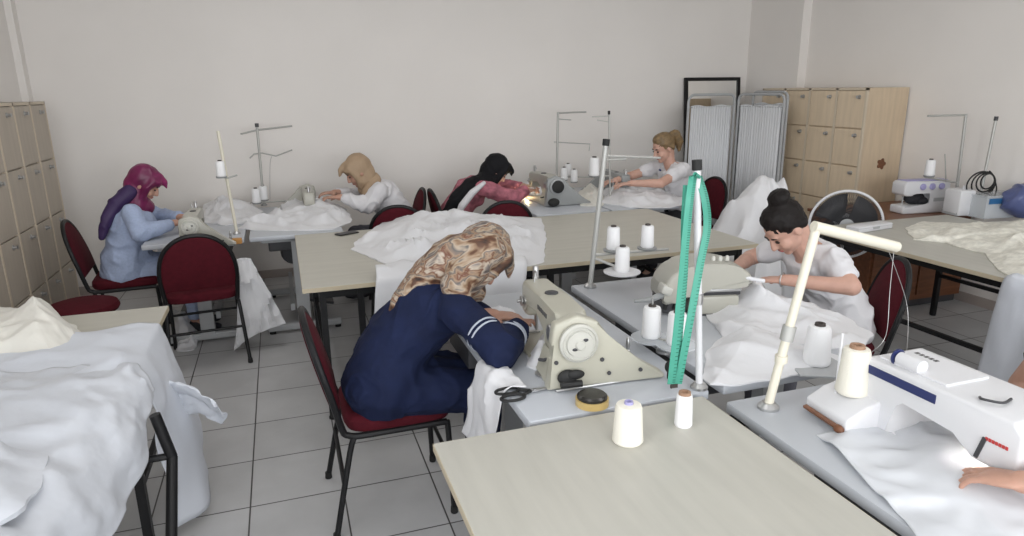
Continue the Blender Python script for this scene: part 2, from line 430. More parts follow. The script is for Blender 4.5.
MB().bx(XR-.012, XR, YF, YB-.012, 0, .075).build('baseboard_right', M_skirt, kind='structure', smooth=False)
MB().bx(XR-.10, XR, 5.75, YB, 0, ZC).build('trim_1', M_wall, kind='structure', smooth=False)      # pilaster in the right corner
MB().bx(XL, XL+.05, YB-.10, YB, 0, ZC).build('trim_2', M_wall, kind='structure', smooth=False)    # pipe casing in the left corner
for k, (lx, ly) in enumerate(((-.3, 1.2), (2.6, 1.2), (-.3, 4.2), (2.6, 4.2))):  # housings for the added overhead fill, out of view
    t = thing('ceiling_fill_panel', 'unseen flat white ceiling lamp panel added for fill above the tables', 'ceiling light', (lx, ly, ZC), 0, 'added fill lamps out of view')
    MB().bx(-.65, .65, -.33, .33, -.05, 0).build('housing', M_plastic, t, smooth=False)
    for s_ in (-.16, .16): MB().bx(-.6, .6, s_-.03, s_+.03, -.06, -.05).build('lamp_tube', M_plastic, t, smooth=False)

# ------------------------------------------------------------------ lockers
def locker(label, loc, rz, cols, rows, cw, H, depth, plinth, group, mb_, md_):
    # local: front faces +x at x=0, columns along +y
    t = thing('locker_cabinet', label, 'locker', loc, rz, group)
    W = cols*cw
    mb = MB(); mb.bx(-depth, -.018, 0, W, 0, H)
    mb.build('body', mb_, t, smooth=False)
    mb = MB()
    for c in range(cols+1): mb.bx(-.02, .002, c*cw-.012 if 0 < c < cols else (0 if c == 0 else W-.018), c*cw+.012 if 0 < c < cols else (.018 if c == 0 else W), plinth, H)
    mb.bx(-.02, .002, 0, W, H-.018, H); mb.bx(-.02, 0, 0, W, 0, plinth)
    mb.build('front_frame', M_lockgap, t, smooth=False)
    rh = (H-.018-plinth)/rows
    for c in range(cols):
        for r in range(rows):
            z0 = plinth+r*rh
            d = MB().bx(-.017, 0, c*cw+.015, (c+1)*cw-.015, z0+.005, z0+rh-.006, bev=.002).build('door', md_, t, smooth=False)
            ky = c*cw+(.06 if rz == 0 else .06)
            ky = (c+1)*cw-.075 if rz else c*cw+.19
            MB().lathe([(.017, 0), (.017, .006), (.010, .008), (.010, .022), (.014, .026), (.001, .028)], (0, ky, z0+rh-.055), (1, 0, 0), 12).build('lock', M_steel, d)
    return t
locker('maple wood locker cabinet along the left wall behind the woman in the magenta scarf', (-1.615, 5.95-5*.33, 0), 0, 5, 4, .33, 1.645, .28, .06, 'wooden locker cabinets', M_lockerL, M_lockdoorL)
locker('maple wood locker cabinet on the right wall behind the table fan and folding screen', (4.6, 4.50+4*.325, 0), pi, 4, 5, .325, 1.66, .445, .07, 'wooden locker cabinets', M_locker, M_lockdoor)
k_ = py(894, 165, 4.495)
mb = MB(); mb.prism([(4.84+.05*cos(a)*(.6+.4*abs(cos(2.5*a))), 4.497, 1.03+.05*sin(a)*(.6+.4*abs(cos(2.5*a)))) for a in [2*pi*i/24 for i in range(24)]], (0, .003, 0))
# dark emblem on the cabinet side (sticker)
o = tag(mb.build('sticker', M_brown), 'small dark brown flower sticker on the side of the right locker', 'sticker'); origin_to(o, (4.84, 4.497, 1.03))

# ------------------------------------------------------------------ mirror and folding screen
b0, t0, t1 = py(683, 260, YB-.16), py(685.5, 77, YB-.05), py(740.5, 77, YB-.05)
t = thing('standing_mirror', 'tall mirror in a black frame leaning on the back wall', 'mirror', (t0.x, YB-.20, 0))
Wm = t1.x-t0.x; Hm = t0.z; tilt = -math.atan2(.15, Hm)
def tilted(o): o.rotation_euler = (tilt, 0, 0); return o
mb = MB()
mb.bx(0, .035, 0, .03, 0, Hm); mb.bx(Wm-.035, Wm, 0, .03, 0, Hm); mb.bx(.035, Wm-.035, 0, .03, 0, .035); mb.bx(.035, Wm-.035, 0, .03, Hm-.035, Hm)
tilted(mb.build('frame', M_black, t, smooth=False))
tilted(MB().bx(.033, Wm-.033, .012, .022, .033, Hm-.033).build('glass', MATS['mirror_glass'], t, smooth=False))
sA0, sA1, sB1 = py(689, 95, 5.86), py(735, 95, 5.86), py(785, 97, 5.22)
t = thing('folding_screen', 'white curtained folding screen on a metal frame before the mirror and lockers', 'folding screen', (sA0.x, 5.86, 0))
def panel(p0, p1, H):
    p0, p1 = V(p0), V(p1); d = (p1-p0); L = d.length; d.normalize(); up = V((0, 0, 1)); r = .06
    pts = [p0+up*.03]+[p0+up*(H-r)]+[p0+d*r*(1-cos(a))+up*(H-r+r*sin(a)) for a in (rd(30), rd(60), rd(90))]+[p1-d*r*(1-cos(a))+up*(H-r+r*sin(a)) for a in (rd(90), rd(60), rd(30))]+[p1+up*(H-r), p1+up*.03]
    MB().tube(pts, .013, 8).build('panel_frame', M_grey, t)
    MB().tube([p0+up*.18, p1+up*.18], .008, 8).build('rail', M_grey, t)
    MB().tube([p0+up*(H-.115), p1+up*(H-.115)], .005, 8).build('rail', M_grey, t)
    n = V((-d.y, d.x, 0)); mb = MB(); N = 90; A = []; B = []
    for i in range(N+1):
        s_ = .03+(L-.06)*i/N; wv = .010*sin(i*1.15)+.005*noise.noise(V((i*.31, p0.x, 0)))
        A.append(mb.b.verts.new(p0+d*s_+n*wv*.6+up*(H-.105+.008*sin(i*.12)))); B.append(mb.b.verts.new(p0+d*s_+n*wv*1.5+up*.16))
    for i in range(N): mb.b.faces.new((A[i], A[i+1], B[i+1], B[i]))
    c = mb.build('curtain', M_curtain, t); md = c.modifiers.new('thickness', 'SOLIDIFY'); md.thickness = .003
    for q in (p0, p1): MB().tube([q, q+up*.035], .017, 8).build('foot', M_rubber, t)
o_ = V((sA0.x, 5.86, 0)); Hs = sA0.z
panel((0, 0, 0), V((sA1.x, 5.86, 0))-o_, Hs); panel(V((sA1.x+.035, 5.84, 0))-o_, V((sB1.x, 5.22, 0))-o_, Hs); panel(V((sB1.x+.05, 5.24, 0))-o_, V((sB1.x+.09, 5.78, 0))-o_, Hs+.02)

# ------------------------------------------------------------------ chairs
def make_chair(label, loc, rz):
    t = thing('banquet_chair', label, 'chair', loc, rz, 'burgundy banquet chairs')
    mb = MB(); n = 20
    for lay, (dz, sc) in enumerate(((.425, .96), (.445, 1), (.468, .99), (.482, .93), (.487, .80))):
        ring = []
        for k in range(4*n):
            a = 2*pi*k/(4*n); ca, sa = cos(a), sin(a); e = .35
            ring.append(mb.b.verts.new((.01+.215*sc*math.copysign(abs(ca)**e, ca), .215*sc*math.copysign(abs(sa)**e, sa)*(1-.06*(ca < 0)*abs(ca)), dz)))
        if lay:
            for k in range(4*n): mb.b.faces.new((prev[k], prev[(k+1) % (4*n)], ring[(k+1) % (4*n)], ring[k]))
        else: mb.b.faces.new(ring[::-1])
        prev = ring
    mb.b.faces.new(prev); mb.build('seat', M_red, t)
    # back: arch outline in its reclined plane
    def bp(yv, h): return V((-.215-.26*h*1.0 if h > 0 else -.215, yv, .47+h))
    arch = [(-.205, -.02), (-.216, .12), (-.208, .22), (-.178, .305), (-.122, .365), (-.06, .395), (0, .402), (.06, .395), (.122, .365), (.178, .305), (.208, .22), (.216, .12), (.205, -.02)]
    path = [V((.19, -.205, .415)), V((0, -.205, .415)), V((-.15, -.205, .415)), V((-.195, -.205, .425))]+[bp(a, b) for a, b in arch]+[V((-.195, .205, .425)), V((-.15, .205, .415)), V((0, .205, .415)), V((.19, .205, .415))]
    MB().tube(cat(path, 3), .0135, 8).build('back_frame', M_black, t)
    mb = MB(); inner = [(a*.955, b if b > 0 else .06) for a, b in arch]
    inner = [(p.x, p.y) for p in cat([(a*.95, max(b, .05)*.985, 0) for a, b in arch], 3)]
    for side, off in ((1, .014), (-1, -.014)):
        c = mb.b.verts.new(bp(0, .2)+V((off*1.7, 0, 0)))
        mid = [mb.b.verts.new(bp(a*.85, .2+(b-.2)*.85)+V((off*1.5, 0, 0))) for a, b in inner]
        rim = [mb.b.verts.new(bp(a, b)+V((off*.5, 0, 0))) for a, b in inner]; N = len(inner)
        for k in range(N):
            mb.b.faces.new((c, mid[k], mid[(k+1) % N])); mb.b.faces.new((mid[k], rim[k], rim[(k+1) % N], mid[(k+1) % N]))
        if side == 1: r1 = rim
    for k in range(N): mb.b.faces.new((r1[k], r1[(k+1) % N], rim[(k+1) % N], rim[k]))
    mb.build('backrest', M_red, t)
    for s_ in (-1, 1):
        MB().tube(cat([(.19, .205*s_, .418), (.195, .208*s_, .36), (.205, .212*s_, .012)], 4), .012, 8).build('leg', M_black, t)
        MB().tube(cat([(-.17, .205*s_, .418), (-.195, .212*s_, .35), (-.27, .232*s_, .012)], 4), .012, 8).build('leg', M_black, t)
    MB().tube([(-.225, -.218, .24), (-.225, .218, .24)], .009, 8).build('stretcher', M_black, t)
    MB().tube([(.198, -.21, .24), (.198, .21, .24)], .009, 8).build('stretcher', M_black, t)
    for a, b in ((.205, .212), (.205, -.212), (-.27, .232), (-.27, -.232)): MB().lathe([(.014, 0), (.016, .004), (.014, .03)], (a, b, 0), seg=10).build('foot_cap', M_rubber, t)
    return t
chA = make_chair('burgundy banquet chair the woman in the navy tunic sits on', (.335, 2.62, 0), 0)
def chair(label, loc, rz): return dup(chA, (loc[0], loc[1], 0), rz, label)
chair('empty burgundy chair with arched back, standing alone in the aisle near the left', (-.575, 4.66, 0), rd(96))
chair('burgundy chair under the woman in the magenta headscarf', (-1.10, 5.20, 0), rd(4))
t = thing('stool', 'burgundy cushioned stool showing behind the fabric covered left table', 'stool', (-1.22, 4.50, 0))
MB().lathe([(.15, .42), (.19, .43), (.20, .45), (.19, .475), (.15, .487), (.001, .490)], seg=30).build('seat', M_red, t)
for q in range(4):
    c_, s_ = cos(pi/4+q*pi/2), sin(pi/4+q*pi/2)
    MB().tube([(.13*c_, .13*s_, .42), (.18*c_, .18*s_, .004)], .011, 8).build('leg', M_black, t)
MB().tube([(.155*cos(q), .155*sin(q), .2) for q in [2*pi*k/28 for k in range(28)]], .007, 6, closed=True).build('ring_brace', M_black, t)
chair('burgundy chair behind the middle table, its arched top showing in front of the tan-scarfed woman', (.82, 5.22, 0), rd(80))
chair('burgundy chair the woman in the tan headscarf sits on', (.80, 5.72, 0), rd(180))
chair('burgundy chair the woman in the black headscarf sits on', (1.48, 5.62, 0), rd(0))
chair('burgundy chair behind the middle table, its arched top below the black-scarfed woman', (1.60, 5.10, 0), rd(84))
chair('burgundy chair the blonde woman sits on beside the mirror', (3.46, 5.30, 0), rd(182))
chair('burgundy chair behind the woman in the white top with the hair bun', (2.52, 2.56, 0), rd(150))

chair('burgundy chair of the person at the right edge, outside the picture', (2.24, 1.10, 0), rd(180))
# ------------------------------------------------------------------ plain tables
def board(name, poly, z, th, m, parent, bev=.003):
    mb = MB(); mb.prism([(p[0], p[1], z-th/2) for p in poly], (0, 0, th), bev=bev)
    o = mb.build(name, m, parent, smooth=False); return world(o, parent)
def wood_table(label, x0, x1, y0, y1, z, legs, m=M_maple, group=None, rails=True):
    t = thing('wooden_table', label, 'table', ((x0+x1)/2, (y0+y1)/2, 0), 0, group)
    board('tabletop', [(x0, y0), (x1, y0), (x1, y1), (x0, y1)], z, .026, m, t)
    mb = MB(); e = .0015
    mb.bx(x0-e, x1+e, y0-e, y0+.004, z-.024, z-.002); mb.bx(x0-e, x1+e, y1-.004, y1+e, z-.024, z-.002)
    mb.bx(x0-e, x0+.004, y0, y1, z-.024, z-.002); mb.bx(x1-.004, x1+e, y0, y1, z-.024, z-.002)
    world(mb.build('edge_band', M_mapledge, t, smooth=False), t)
    for lx, ly in legs:
        mb = MB(); mb.bx(lx-.016, lx+.016, ly-.016, ly+.016, .008, z-.026); mb.lathe([(.021, 0), (.021, .012), (.017, .02)], (lx, ly, 0), seg=12)
        world(mb.build('leg', M_black, t, smooth=False), t)
    xs = sorted({round(a, 3) for a, _ in legs}); ys = sorted({round(b, 3) for _, b in legs})
    mb = MB()
    for yy in (ys[0], ys[-1]): mb.bx(xs[0], xs[-1], yy-.013, yy+.013, z-.075, z-.027)
    for xx in (xs[0], xs[-1]): mb.bx(xx-.013, xx+.013, ys[0], ys[-1], z-.075, z-.027)
    world(mb.build('apron_frame', M_black, t, smooth=False), t)
    if rails:
        for xx in (xs[0], xs[-1]): world(MB().bx(xx-.011, xx+.011, ys[0], ys[-1], .30, .325).build('stretcher', M_black, t, smooth=False), t)
    return t
wood_table('bare maple wood table in the foreground with two thread cones on it', .323, 1.188, .30, 1.672, .75, [(.40, .38), (1.11, .38), (.42, 1.60), (1.11, 1.60)], M_maple_x, 'maple laminate tables')
wood_table('long maple wood table in the middle of the room, partly under white satin', .035, 2.735, 3.375, 4.74, .75, [(.13, 3.44), (.13, 4.66), (2.64, 3.44), (2.64, 4.66), (.32, 3.44), (1.38, 3.44), (1.38, 4.66)], M_maple, 'maple laminate tables')
wood_table('maple wood table at the left edge covered by white fabric', -1.78, -.56, 2.42, 3.325, .75, [(-1.7, 2.5), (-.60, 2.5), (-1.7, 3.25), (-.60, 3.25)], M_maple, 'maple laminate tables')
wood_table('maple wood table at the right wall carrying ivory lace', 3.36, 4.62, 1.60, 3.66, .75, [(3.44, 1.7), (4.54, 1.7), (3.46, 3.58), (4.54, 3.58)], M_maple_x, 'maple laminate tables')
# near left table on folding legs
t = thing('folding_table', 'near left table hidden under white fabric, black folding leg showing', 'table', (-1.1, 1.6, 0))
board('tabletop', [(-1.78, 1.05), (-.66, 1.05), (-.60, 2.34), (-1.78, 2.34)], .745, .025, M_maple, t)
for ya in (2.2, 1.2):
    a = V((-.455, ya, .72)); j = V((-.425, ya, .565)) if ya > 2 else V((-.425, ya, .565))
    for sgn, xo in ((1, 0), (-1, -1.35)):
        mb = MB(); aa = a+V((xo if sgn < 0 else 0, 0, 0)); jj = V((xo+(-.425) if sgn > 0 else xo-.47, ya, .565))
        mb.tube([aa, jj], .017, 10)
        dy = -1 if ya > 2 else 1
        mb.tube([jj, jj+V((0, dy*.33, -.30)), jj+V((0, dy*.56, -.562))], .017, 10)
        world(mb.build('leg', M_black, t), t)
    mb = MB(); mb.tube([(-.43, ya, .57), (-1.80, ya, .57)], .012, 8)
    world(mb.build('crossbar', M_black, t), t)

# ------------------------------------------------------------------ industrial sewing tables (long side along y)
def make_sewing_table(label, loc, rz):
    t = thing('sewing_table', label, 'sewing table', loc, rz, 'industrial sewing tables')
    L, W_ = 1.25, .62
    MB().bx(-W_/2, W_/2, -L/2, L/2, .715, .75, bev=.008).build('tabletop', M_white, t)
    for s_ in (-1, 1):
        mb = MB(); y = s_*.47
        mb.bx(-.045, .045, y-.03, y+.03, .06, .69); mb.bx(-.26, .26, y-.03, y+.03, .02, .07, bev=.012); mb.bx(-.24, .24, y-.03, y+.03, .675, .715)
        mb.build('leg', M_grey, t, smooth=False)
        for q in (-.23, .23): MB().lathe([(.022, 0), (.022, .02)], (q, y, 0), seg=10).build('foot', M_rubber, t)
    MB().bx(.06, .09, -.47, .47, .16, .21).build('crossbar', M_grey, t, smooth=False)
    mb = MB(); mb.lathe([(.085, -.15), (.10, -.13), (.10, .10), (.085, .14)], (.03, -.14, .48), (0, 1, 0), 18); mb.bx(-.03, .09, -.24, 0, .56, .60)
    mb.build('motor', M_dgrey, t)
    MB().box((-.12, .05, .13), (.22, .34, .02), (0, rd(-14), 0), bev=.006).build('treadle', M_dgrey, t, smooth=False)
    MB().tube([(-.05, .05, .13), (.02, -.02, .5)], .006, 6).build('treadle_rod', M_steel, t)
    MB().bx(-.20, .20, -.36, .38, .585, .714, bev=.01).build('oil_pan', M_dgrey, t, smooth=False)
    MB().bx(-.30, -.21, .10, .42, .62, .71).build('drawer', M_dgrey, t, smooth=False)
    return t
tA = make_sewing_table('white sewing table with cream machine in front of the woman in navy', (.925, 2.325, 0), 0)
def sewt(label, x, y, rz): return dup(tA, (x, y, 0), rz, label)
sewt('white sewing table where the woman with the hair bun sews', 1.605, 2.335, pi)
sewt('white sewing table with the large white machine in the right foreground', 1.545, .99, pi)
sewt('white sewing table of the woman in the magenta headscarf', -.60, 5.40, 0)
sewt('white sewing table of the woman in the tan headscarf', .05, 5.40, pi)
sewt('white sewing table of the woman in the black headscarf', 2.12, 5.42, 0)
sewt('white sewing table of the blonde woman', 2.76, 5.42, pi)

# ------------------------------------------------------------------ industrial sewing machines
def make_machine(label, loc, rz, body, cover):
    # local: needle at -x, handwheel at +x, the sewer sits at -y
    t = thing('sewing_machine', label, 'sewing machine', loc, rz, 'industrial lockstitch machines')
    MB().bx(-.27, .23, -.088, .088, 0, .014, bev=.004).build('bed', M_steel if body is M_pgrey else body, t)
    prof = [(-.275, .13), (-.265, .225), (-.238, .238), (.0, .240), (.18, .240), (.235, .232), (.24, .01), (.085, .01), (.075, .12), (.05, .155), (-.05, .172), (-.185, .178), (-.192, .10), (-.265, .10)]
    MB().prism([(a, 0, b) for a, b in prof], (0, .105, 0), bev=.02).build('arm', body, t)
    # flared pillar foot
    MB().prism([(.085, -.088, .012), (.235, -.088, .012), (.235, -.06, .10), (.085, -.06, .10)], (0, .001, 0)).build('pillar_skirt', body, t, smooth=False)
    mb = MB(); mb.prism([(.238, y, z) for y, z in ((-.10, .004), (-.075, .10), (-.085, .16), (-.075, .225), (.0, .252), (.070, .225), (.12, .15), (.22, .075), (.31, .02), (.31, .004))], (.045, 0, 0), bev=.008)
    mb.build('belt_cover', cover, t)
    mb = MB(); mb.lathe([(.060, 0), (.064, .008), (.064, .020), (.056, .026), (.053, .021), (.045, .021), (.042, .030), (.018, .032), (.014, .038), (.001, .039)], (.262, 0, .165), (1, 0, 0), 36)
    hw = mb.build('handwheel', M_ivory if body is M_cream else M_grey, t)
    for a in (.7, 3.84): MB().ell((.293, .022*cos(a), .165+.022*sin(a)), (.003, .010, .006), sub=2).build('wheel_slot', M_dgrey, hw)
    MB().lathe([(.012, 0), (.012, .05), (.008, .055)], (-.245, 0, .232), seg=12).build('presser_knob', M_steel, t)
    mb = MB(); mb.tube([(-.232, 0, .11), (-.232, 0, .03)], .006, 8); mb.build('needle_bar', M_steel, t)
    mb = MB(); mb.tube([(-.25, 0, .11), (-.25, 0, .03)], .005, 8); mb.box((-.245, -.01, .02), (.02, .05, .006)); mb.build('presser_foot', M_steel, t, smooth=False)
    mb = MB(); mb.lathe([(.02, 0), (.02, .004), (.012, .008), (.02, .012), (.02, .016), (.006, .02), (.006, .03)], (-.215, -.052, .16), (0, -1, 0), 16); mb.build('tension_dial', M_steel, t)
    mb = MB(); mb.tube(cat([(-.19, -.02, .235), (-.19, -.02, .275), (-.17, -.02, .285), (-.15, -.02, .265)], 4), .003, 6); mb.build('thread_guide', M_steel, t)
    MB().lathe([(.024, 0), (.024, .006), (.019, .008)], (-.03, 0, .238), seg=20).build('oil_cap', M_dgrey, t)
    mb = MB(); mb.lathe([(.03, 0), (.034, .006), (.03, .014), (.014, .018)], (.16, -.052, .16), (0, -1, 0), 20); mb.build('stitch_dial', M_steel, t)
    mb = MB(); mb.tube([(.15, -.05, .07), (.15, -.08, .065), (.13, -.09, .06)], .006, 8); mb.build('reverse_lever', M_dgrey, t)
    for k, dx in enumerate((0, .013, .024, .04, .052)):   # raised maker's lettering strokes on the arm's front
        pass
    return t
mA = make_machine('cream industrial sewing machine in front of the woman in navy', (.862, 2.115, .75), rd(-95.5), M_cream, M_cream)
# maker's name plate on the arm and dark fittings of the near machine
mb = MB()
for k in range(6): mb.bx(-.02+k*.02, -.008+k*.02, -.0555, -.0515, .19, .205)
mb.build('name_lettering', M_greyprint, mA, smooth=False)
mb = MB(); mb.ell((.272, -.035, .05), (.014, .034, .026)); mb.ell((.28, -.01, .06), (.012, .03, .016)); mb.tube([(.28, -.06, .03), (.285, .01, .03)], .012, 8); mb.build('belt_knob', M_rubber, mA)
for (yy, zz) in ((-.07, .10), (.085, .095), (.22, .045), (.11, .045)):
    MB().lathe([(.007, 0), (.007, .004)], (.262, yy, zz), (1, 0, 0), 10).build('screw', M_dgrey, mA)
mb = MB(); mb.lathe([(.010, 0), (.010, .03), (.006, .034), (.009, .05), (.006, .075), (.002, .08)], (.06, .26, 0), seg=12); mb.build('bobbin_winder', M_steel, mA)
p = pz(189, 226, .90)
mD = dup(mA, (p.x, p.y+.25, .75), rd(-90), 'small grey industrial sewing machine of the woman in the magenta headscarf', swap={'cream_enamel': M_beige, 'white_plastic': M_beige})
mD.scale = (.82, .82, .82)
mE = dup(mD, (.17, 5.62, .75), rd(90), 'grey industrial sewing machine touched by the woman in the tan headscarf')
mF = make_machine('beige and grey industrial sewing machine of the woman in the black headscarf', (2.10, 5.36, .75), rd(-90), M_beige, M_pgrey)
mb = MB(); mb.ell((.285, -.035, .04), (.03, .05, .035)); mb.lathe([(.05, 0), (.05, .03), (.03, .04)], (.27, 0, .165), (1, 0, 0), 24); mb.build('belt_knob', M_rubber, mF)
mb = MB(); mb.ell((-.20, -.075, .06), .012, sub=2); mb.build('needle_lamp', M_glow2, mF)
mG = dup(mE, (2.86, 5.55, .75), rd(90), 'dark grey sewing machine half hidden by satin in front of the blonde woman', swap={'beige_enamel': M_pgrey})

mb = MB(); mb.ell((.27, .325, .045), (.02, .02, .022)); mb.tube([(.27, .325, .005), (.27, .325, .045)], .012, 8); mb.build('cover_knob', M_rubber, mA)
# overlock machine of table B
oB = pz(722, 316, .75)
t = thing('overlock_machine', 'grey beige overlock machine beside the green tape, sewn on by the woman with the bun', 'sewing machine', (1.70, 2.44, .75), rd(-14))
MB().bx(-.09, .12, -.12, .09, 0, .085, bev=.012).build('base', M_beige, t)
MB().bx(-.085, .115, -.123, -.118, .0, .008).build('base_seam', M_dgrey, t, smooth=False)
pr = [(-.21, .09), (-.20, .15), (-.15, .20), (-.05, .225), (.06, .222), (.14, .195), (.175, .155), (.165, .13), (.10, .115), (-.05, .115), (-.13, .07), (-.20, .05)]
mb = MB(); mb.prism([(p.x, -.02, p.y) for p in cat([(u_, v_, 0) for u_, v_ in pr], 3, closed=True)], (0, .20, 0), bev=.018); mb.build('arm', M_beige, t)
MB().bx(-.05, .13, -.105, .06, .08, .118, bev=.008).build('looper_cover', M_dgrey, t)
mb = MB(); mb.bx(-.05, .13, -.11, -.104, .10, .112, bev=.002); mb.build('needle_plate', M_steel, t)
MB().bx(-.21, -.10, -.10, .06, .012, .09, bev=.01).build('mechanism', M_dgrey, t)
for q in range(3): MB().tube([(-.20+.04*q, -.105, .03), (-.19+.04*q, -.105, .08)], .008, 8).build('lever', M_rubber, t)
mb = MB(); mb.tube([(-.19, -.09, .10), (-.27, -.13, .085), (-.34, -.13, .08)], [.018, .012, .007], 10); mb.build('cutter_lever', M_pgrey, t)
MB().box((-.20, -.10, .12), (.05, .07, .04), (0, rd(20), 0), bev=.01).build('motor_cap', M_ivory, t)
for dx in (.02, .05, .08): MB().lathe([(.010, 0), (.010, .014), (.005, .022)], (dx, -.05, .222), seg=12).build('tension_knob', M_ivory, t)
mb = MB(); mb.tube([(.10, -.10, .17), (.17, -.12, .155), (.22, -.12, .145)], .009, 8); mb.build('presser_arm', M_plastic, t)

# large white machine of table C: runs along y, head toward the camera
t = thing('sewing_machine', 'large white domestic sewing machine with navy stripe in the right foreground', 'sewing machine', (1.62, 1.21, .75), 0)
side = [(.17, .003), (.17, .20), (-.255, .20), (-.28, .175), (-.28, .085), (-.262, .066), (-.165, .066), (-.145, .10), (-.12, .118), (.035, .128), (.06, .105), (.065, .003)]
mb = MB(); mb.prism([(0, p, q) for p, q in side], (.21, 0, 0), bev=.010); mb.build('body', M_plastic, t)
MB().bx(-.10, .10, -.27, .08, 0, .012, bev=.004).build('bed', M_plastic, t)
MB().bx(-.1075, -.104, -.06, .155, .158, .182).build('stripe', M_navy, t, smooth=False)
MB().bx(-.075, .075, -.06, .15, .198, .206, bev=.003).build('top_lid', M_plastic, t, smooth=False)
MB().lathe([(.020, 0), (.021, .01), (.019, .07), (.010, .075)], (-.06, .025, .216), (0, 1, 0), 20).build('thread_reel', M_plastic, t)
MB().lathe([(.023, 0), (.023, .006)], (-.06, .10, .217), (0, 1, 0), 24).build('reel_cap', M_navy, t)
mb = MB()
for k in range(5): mb.bx(.03, .045, .06+k*.015, .07+k*.015, .2055, .2066)
mb.build('top_lettering', M_greyprint, t, smooth=False)
mb = MB(); mb.tube(cat([(-.05, -.13, .2), (-.075, -.155, .21), (-.05, -.185, .21), (0, -.17, .205)], 5), .0035, 6); mb.build('thread_guide', M_dgrey, t)
MB().box((-.1065, -.19, .105), (.004, .010, .06), (rd(14), 0, 0)).build('slot', M_dgrey, t, smooth=False)
mb = MB()
for k in range(7): mb.bx(-.1072, -.1045, -.252+k*.008, -.246+k*.008, .130, .138)
mb.build('lettering', M_redprint, t, smooth=False)
mb = MB(); mb.tube([(-.02, -.20, .07), (-.02, -.20, .016)], .006, 8); mb.build('needle_bar', M_steel, t)
mb = MB(); mb.tube([(-.045, -.215, .08), (-.05, -.215, .025)], .005, 8); mb.box((-.05, -.21, .022), (.05, .024, .006)); mb.tube([(-.06, -.25, .066), (-.085, -.22, .045), (-.06, -.18, .03)], .005, 8)
mb.build('presser_foot', M_steel, t, smooth=False)
mb = MB(); mb.ell((-.05, -.15, .088), (.012, .02, .008), sub=2); mb.build('needle_lamp', M_glow, t)
lp = bpy.data.lights.new('needle_lamp_light', 'POINT'); lp.energy = 1.0; lp.shadow_soft_size = .012; lp.color = (1, .95, .88)
lo = bpy.data.objects.new('needle_lamp_light', lp); COL.objects.link(lo); lo.location = (1.54, 1.04, .822)
lp = bpy.data.lights.new('needle_lamp_light', 'POINT'); lp.energy = .7; lp.shadow_soft_size = .012; lp.color = (1, .85, .5)
lo = bpy.data.objects.new('needle_lamp_light', lp); COL.objects.link(lo); lo.location = (2.0, 5.56, .80)
# spool holder block beside it
t = thing('spool_stand', 'white plastic thread holder block beside the large white machine', 'thread holder', (1.49, 1.395, .75), rd(-4))
MB().prism([(-.075, 0, 0), (.07, 0, 0), (.07, 0, .10), (-.02, 0, .075), (-.075, 0, .045)], (0, .17, 0), bev=.008).build('block', M_plastic, t)
mb = MB(); mb.tube([(-.02, .03, .07), (-.02, .03, .26)], .004, 6); mb.build('pin', M_plastic, t)
mb = MB(); mb.box((-.088, .0, .022), (.012, .14, .008), (0, rd(-12), 0)); mb.ell((-.085, -.07, .018), (.012, .018, .012)); mb.build('lever', M_brown, t, smooth=False)

# home sewing machine on the brown cabinet
t = thing('cabinet', 'brown wooden cabinet in the right corner under a white sewing machine', 'cabinet', (4.50, 4.08, 0))
MB().bx(-.42, .54, -.30, .36, .06, .685).build('body', M_brown, t, smooth=False)
MB().bx(-.44, .55, -.32, .37, 0.685, .71, bev=.005).build('worktop', M_brown, t, smooth=False)
MB().bx(-.40, .52, -.28, .34, 0, .06).build('plinth', M_dgrey, t, smooth=False)
for xx in (-.40, .07):
    d = MB().bx(xx, xx+.45, -.318, -.30, 0.10, .66, bev=.003).build('door', M_brown, t, smooth=False)
    MB().ell((xx+.40 if xx < 0 else xx+.05, -.33, .45), .014, sub=2).build('knob', M_steel, d)
c0 = py(918, 212, 3.98)
t = thing('sewing_machine', 'white home sewing machine with lilac dials on the brown cabinet', 'sewing machine', (c0.x, 3.98, .71), rd(-8)); t.scale = (.92, .92, .92)
side = [(-.20, .015), (-.21, .06), (-.085, .07), (-.08, .15), (-.12, .17), (-.185, .165), (-.20, .135), (-.225, .14), (-.23, .22), (-.21, .255), (.0, .262), (.19, .258), (.215, .235), (.205, .015)]
side = [(-.22, 0), (.205, 0), (.215, .25), (.19, .268), (-.20, .275), (-.225, .255), (-.225, .165), (-.20, .15), (-.135, .15), (-.12, .185), (.02, .185), (.035, .165), (.035, .085), (.01, .07), (-.22, .068)]
MB().prism([(a, 0, b) for a, b in side], (0, .16, 0), bev=.014).build('body', M_plastic, t)
for dx in (-.06, .03, .12): MB().lathe([(.027, 0), (.027, .010), (.020, .016)], (dx, -.080, .228), (0, -1, 0), 20).build('dial', M_lilac, t)
MB().lathe([(.05, 0), (.052, .006), (.052, .03), (.04, .036)], (.212, .02, .20), (1, 0, 0), 24).build('handwheel', M_lilac, t)
MB().bx(-.19, .20, -.05, .06, .270, .279, bev=.003).build('top_stripe', M_lilac, t)
mb = MB(); mb.ell((-.05, .01, .12), (.095, .05, .055)); mb.ell((.0, -.02, .10), (.05, .05, .035)); mb.build('dark_cover', M_dark, t)
mb = MB(); mb.tube([(-.17, 0, .16), (-.17, 0, .07)], .006, 8); mb.build('needle_bar', M_steel, t)
MB().bx(.06, .17, -.083, -.079, .10, .13).build('label_plate', M_grey, t, smooth=False)
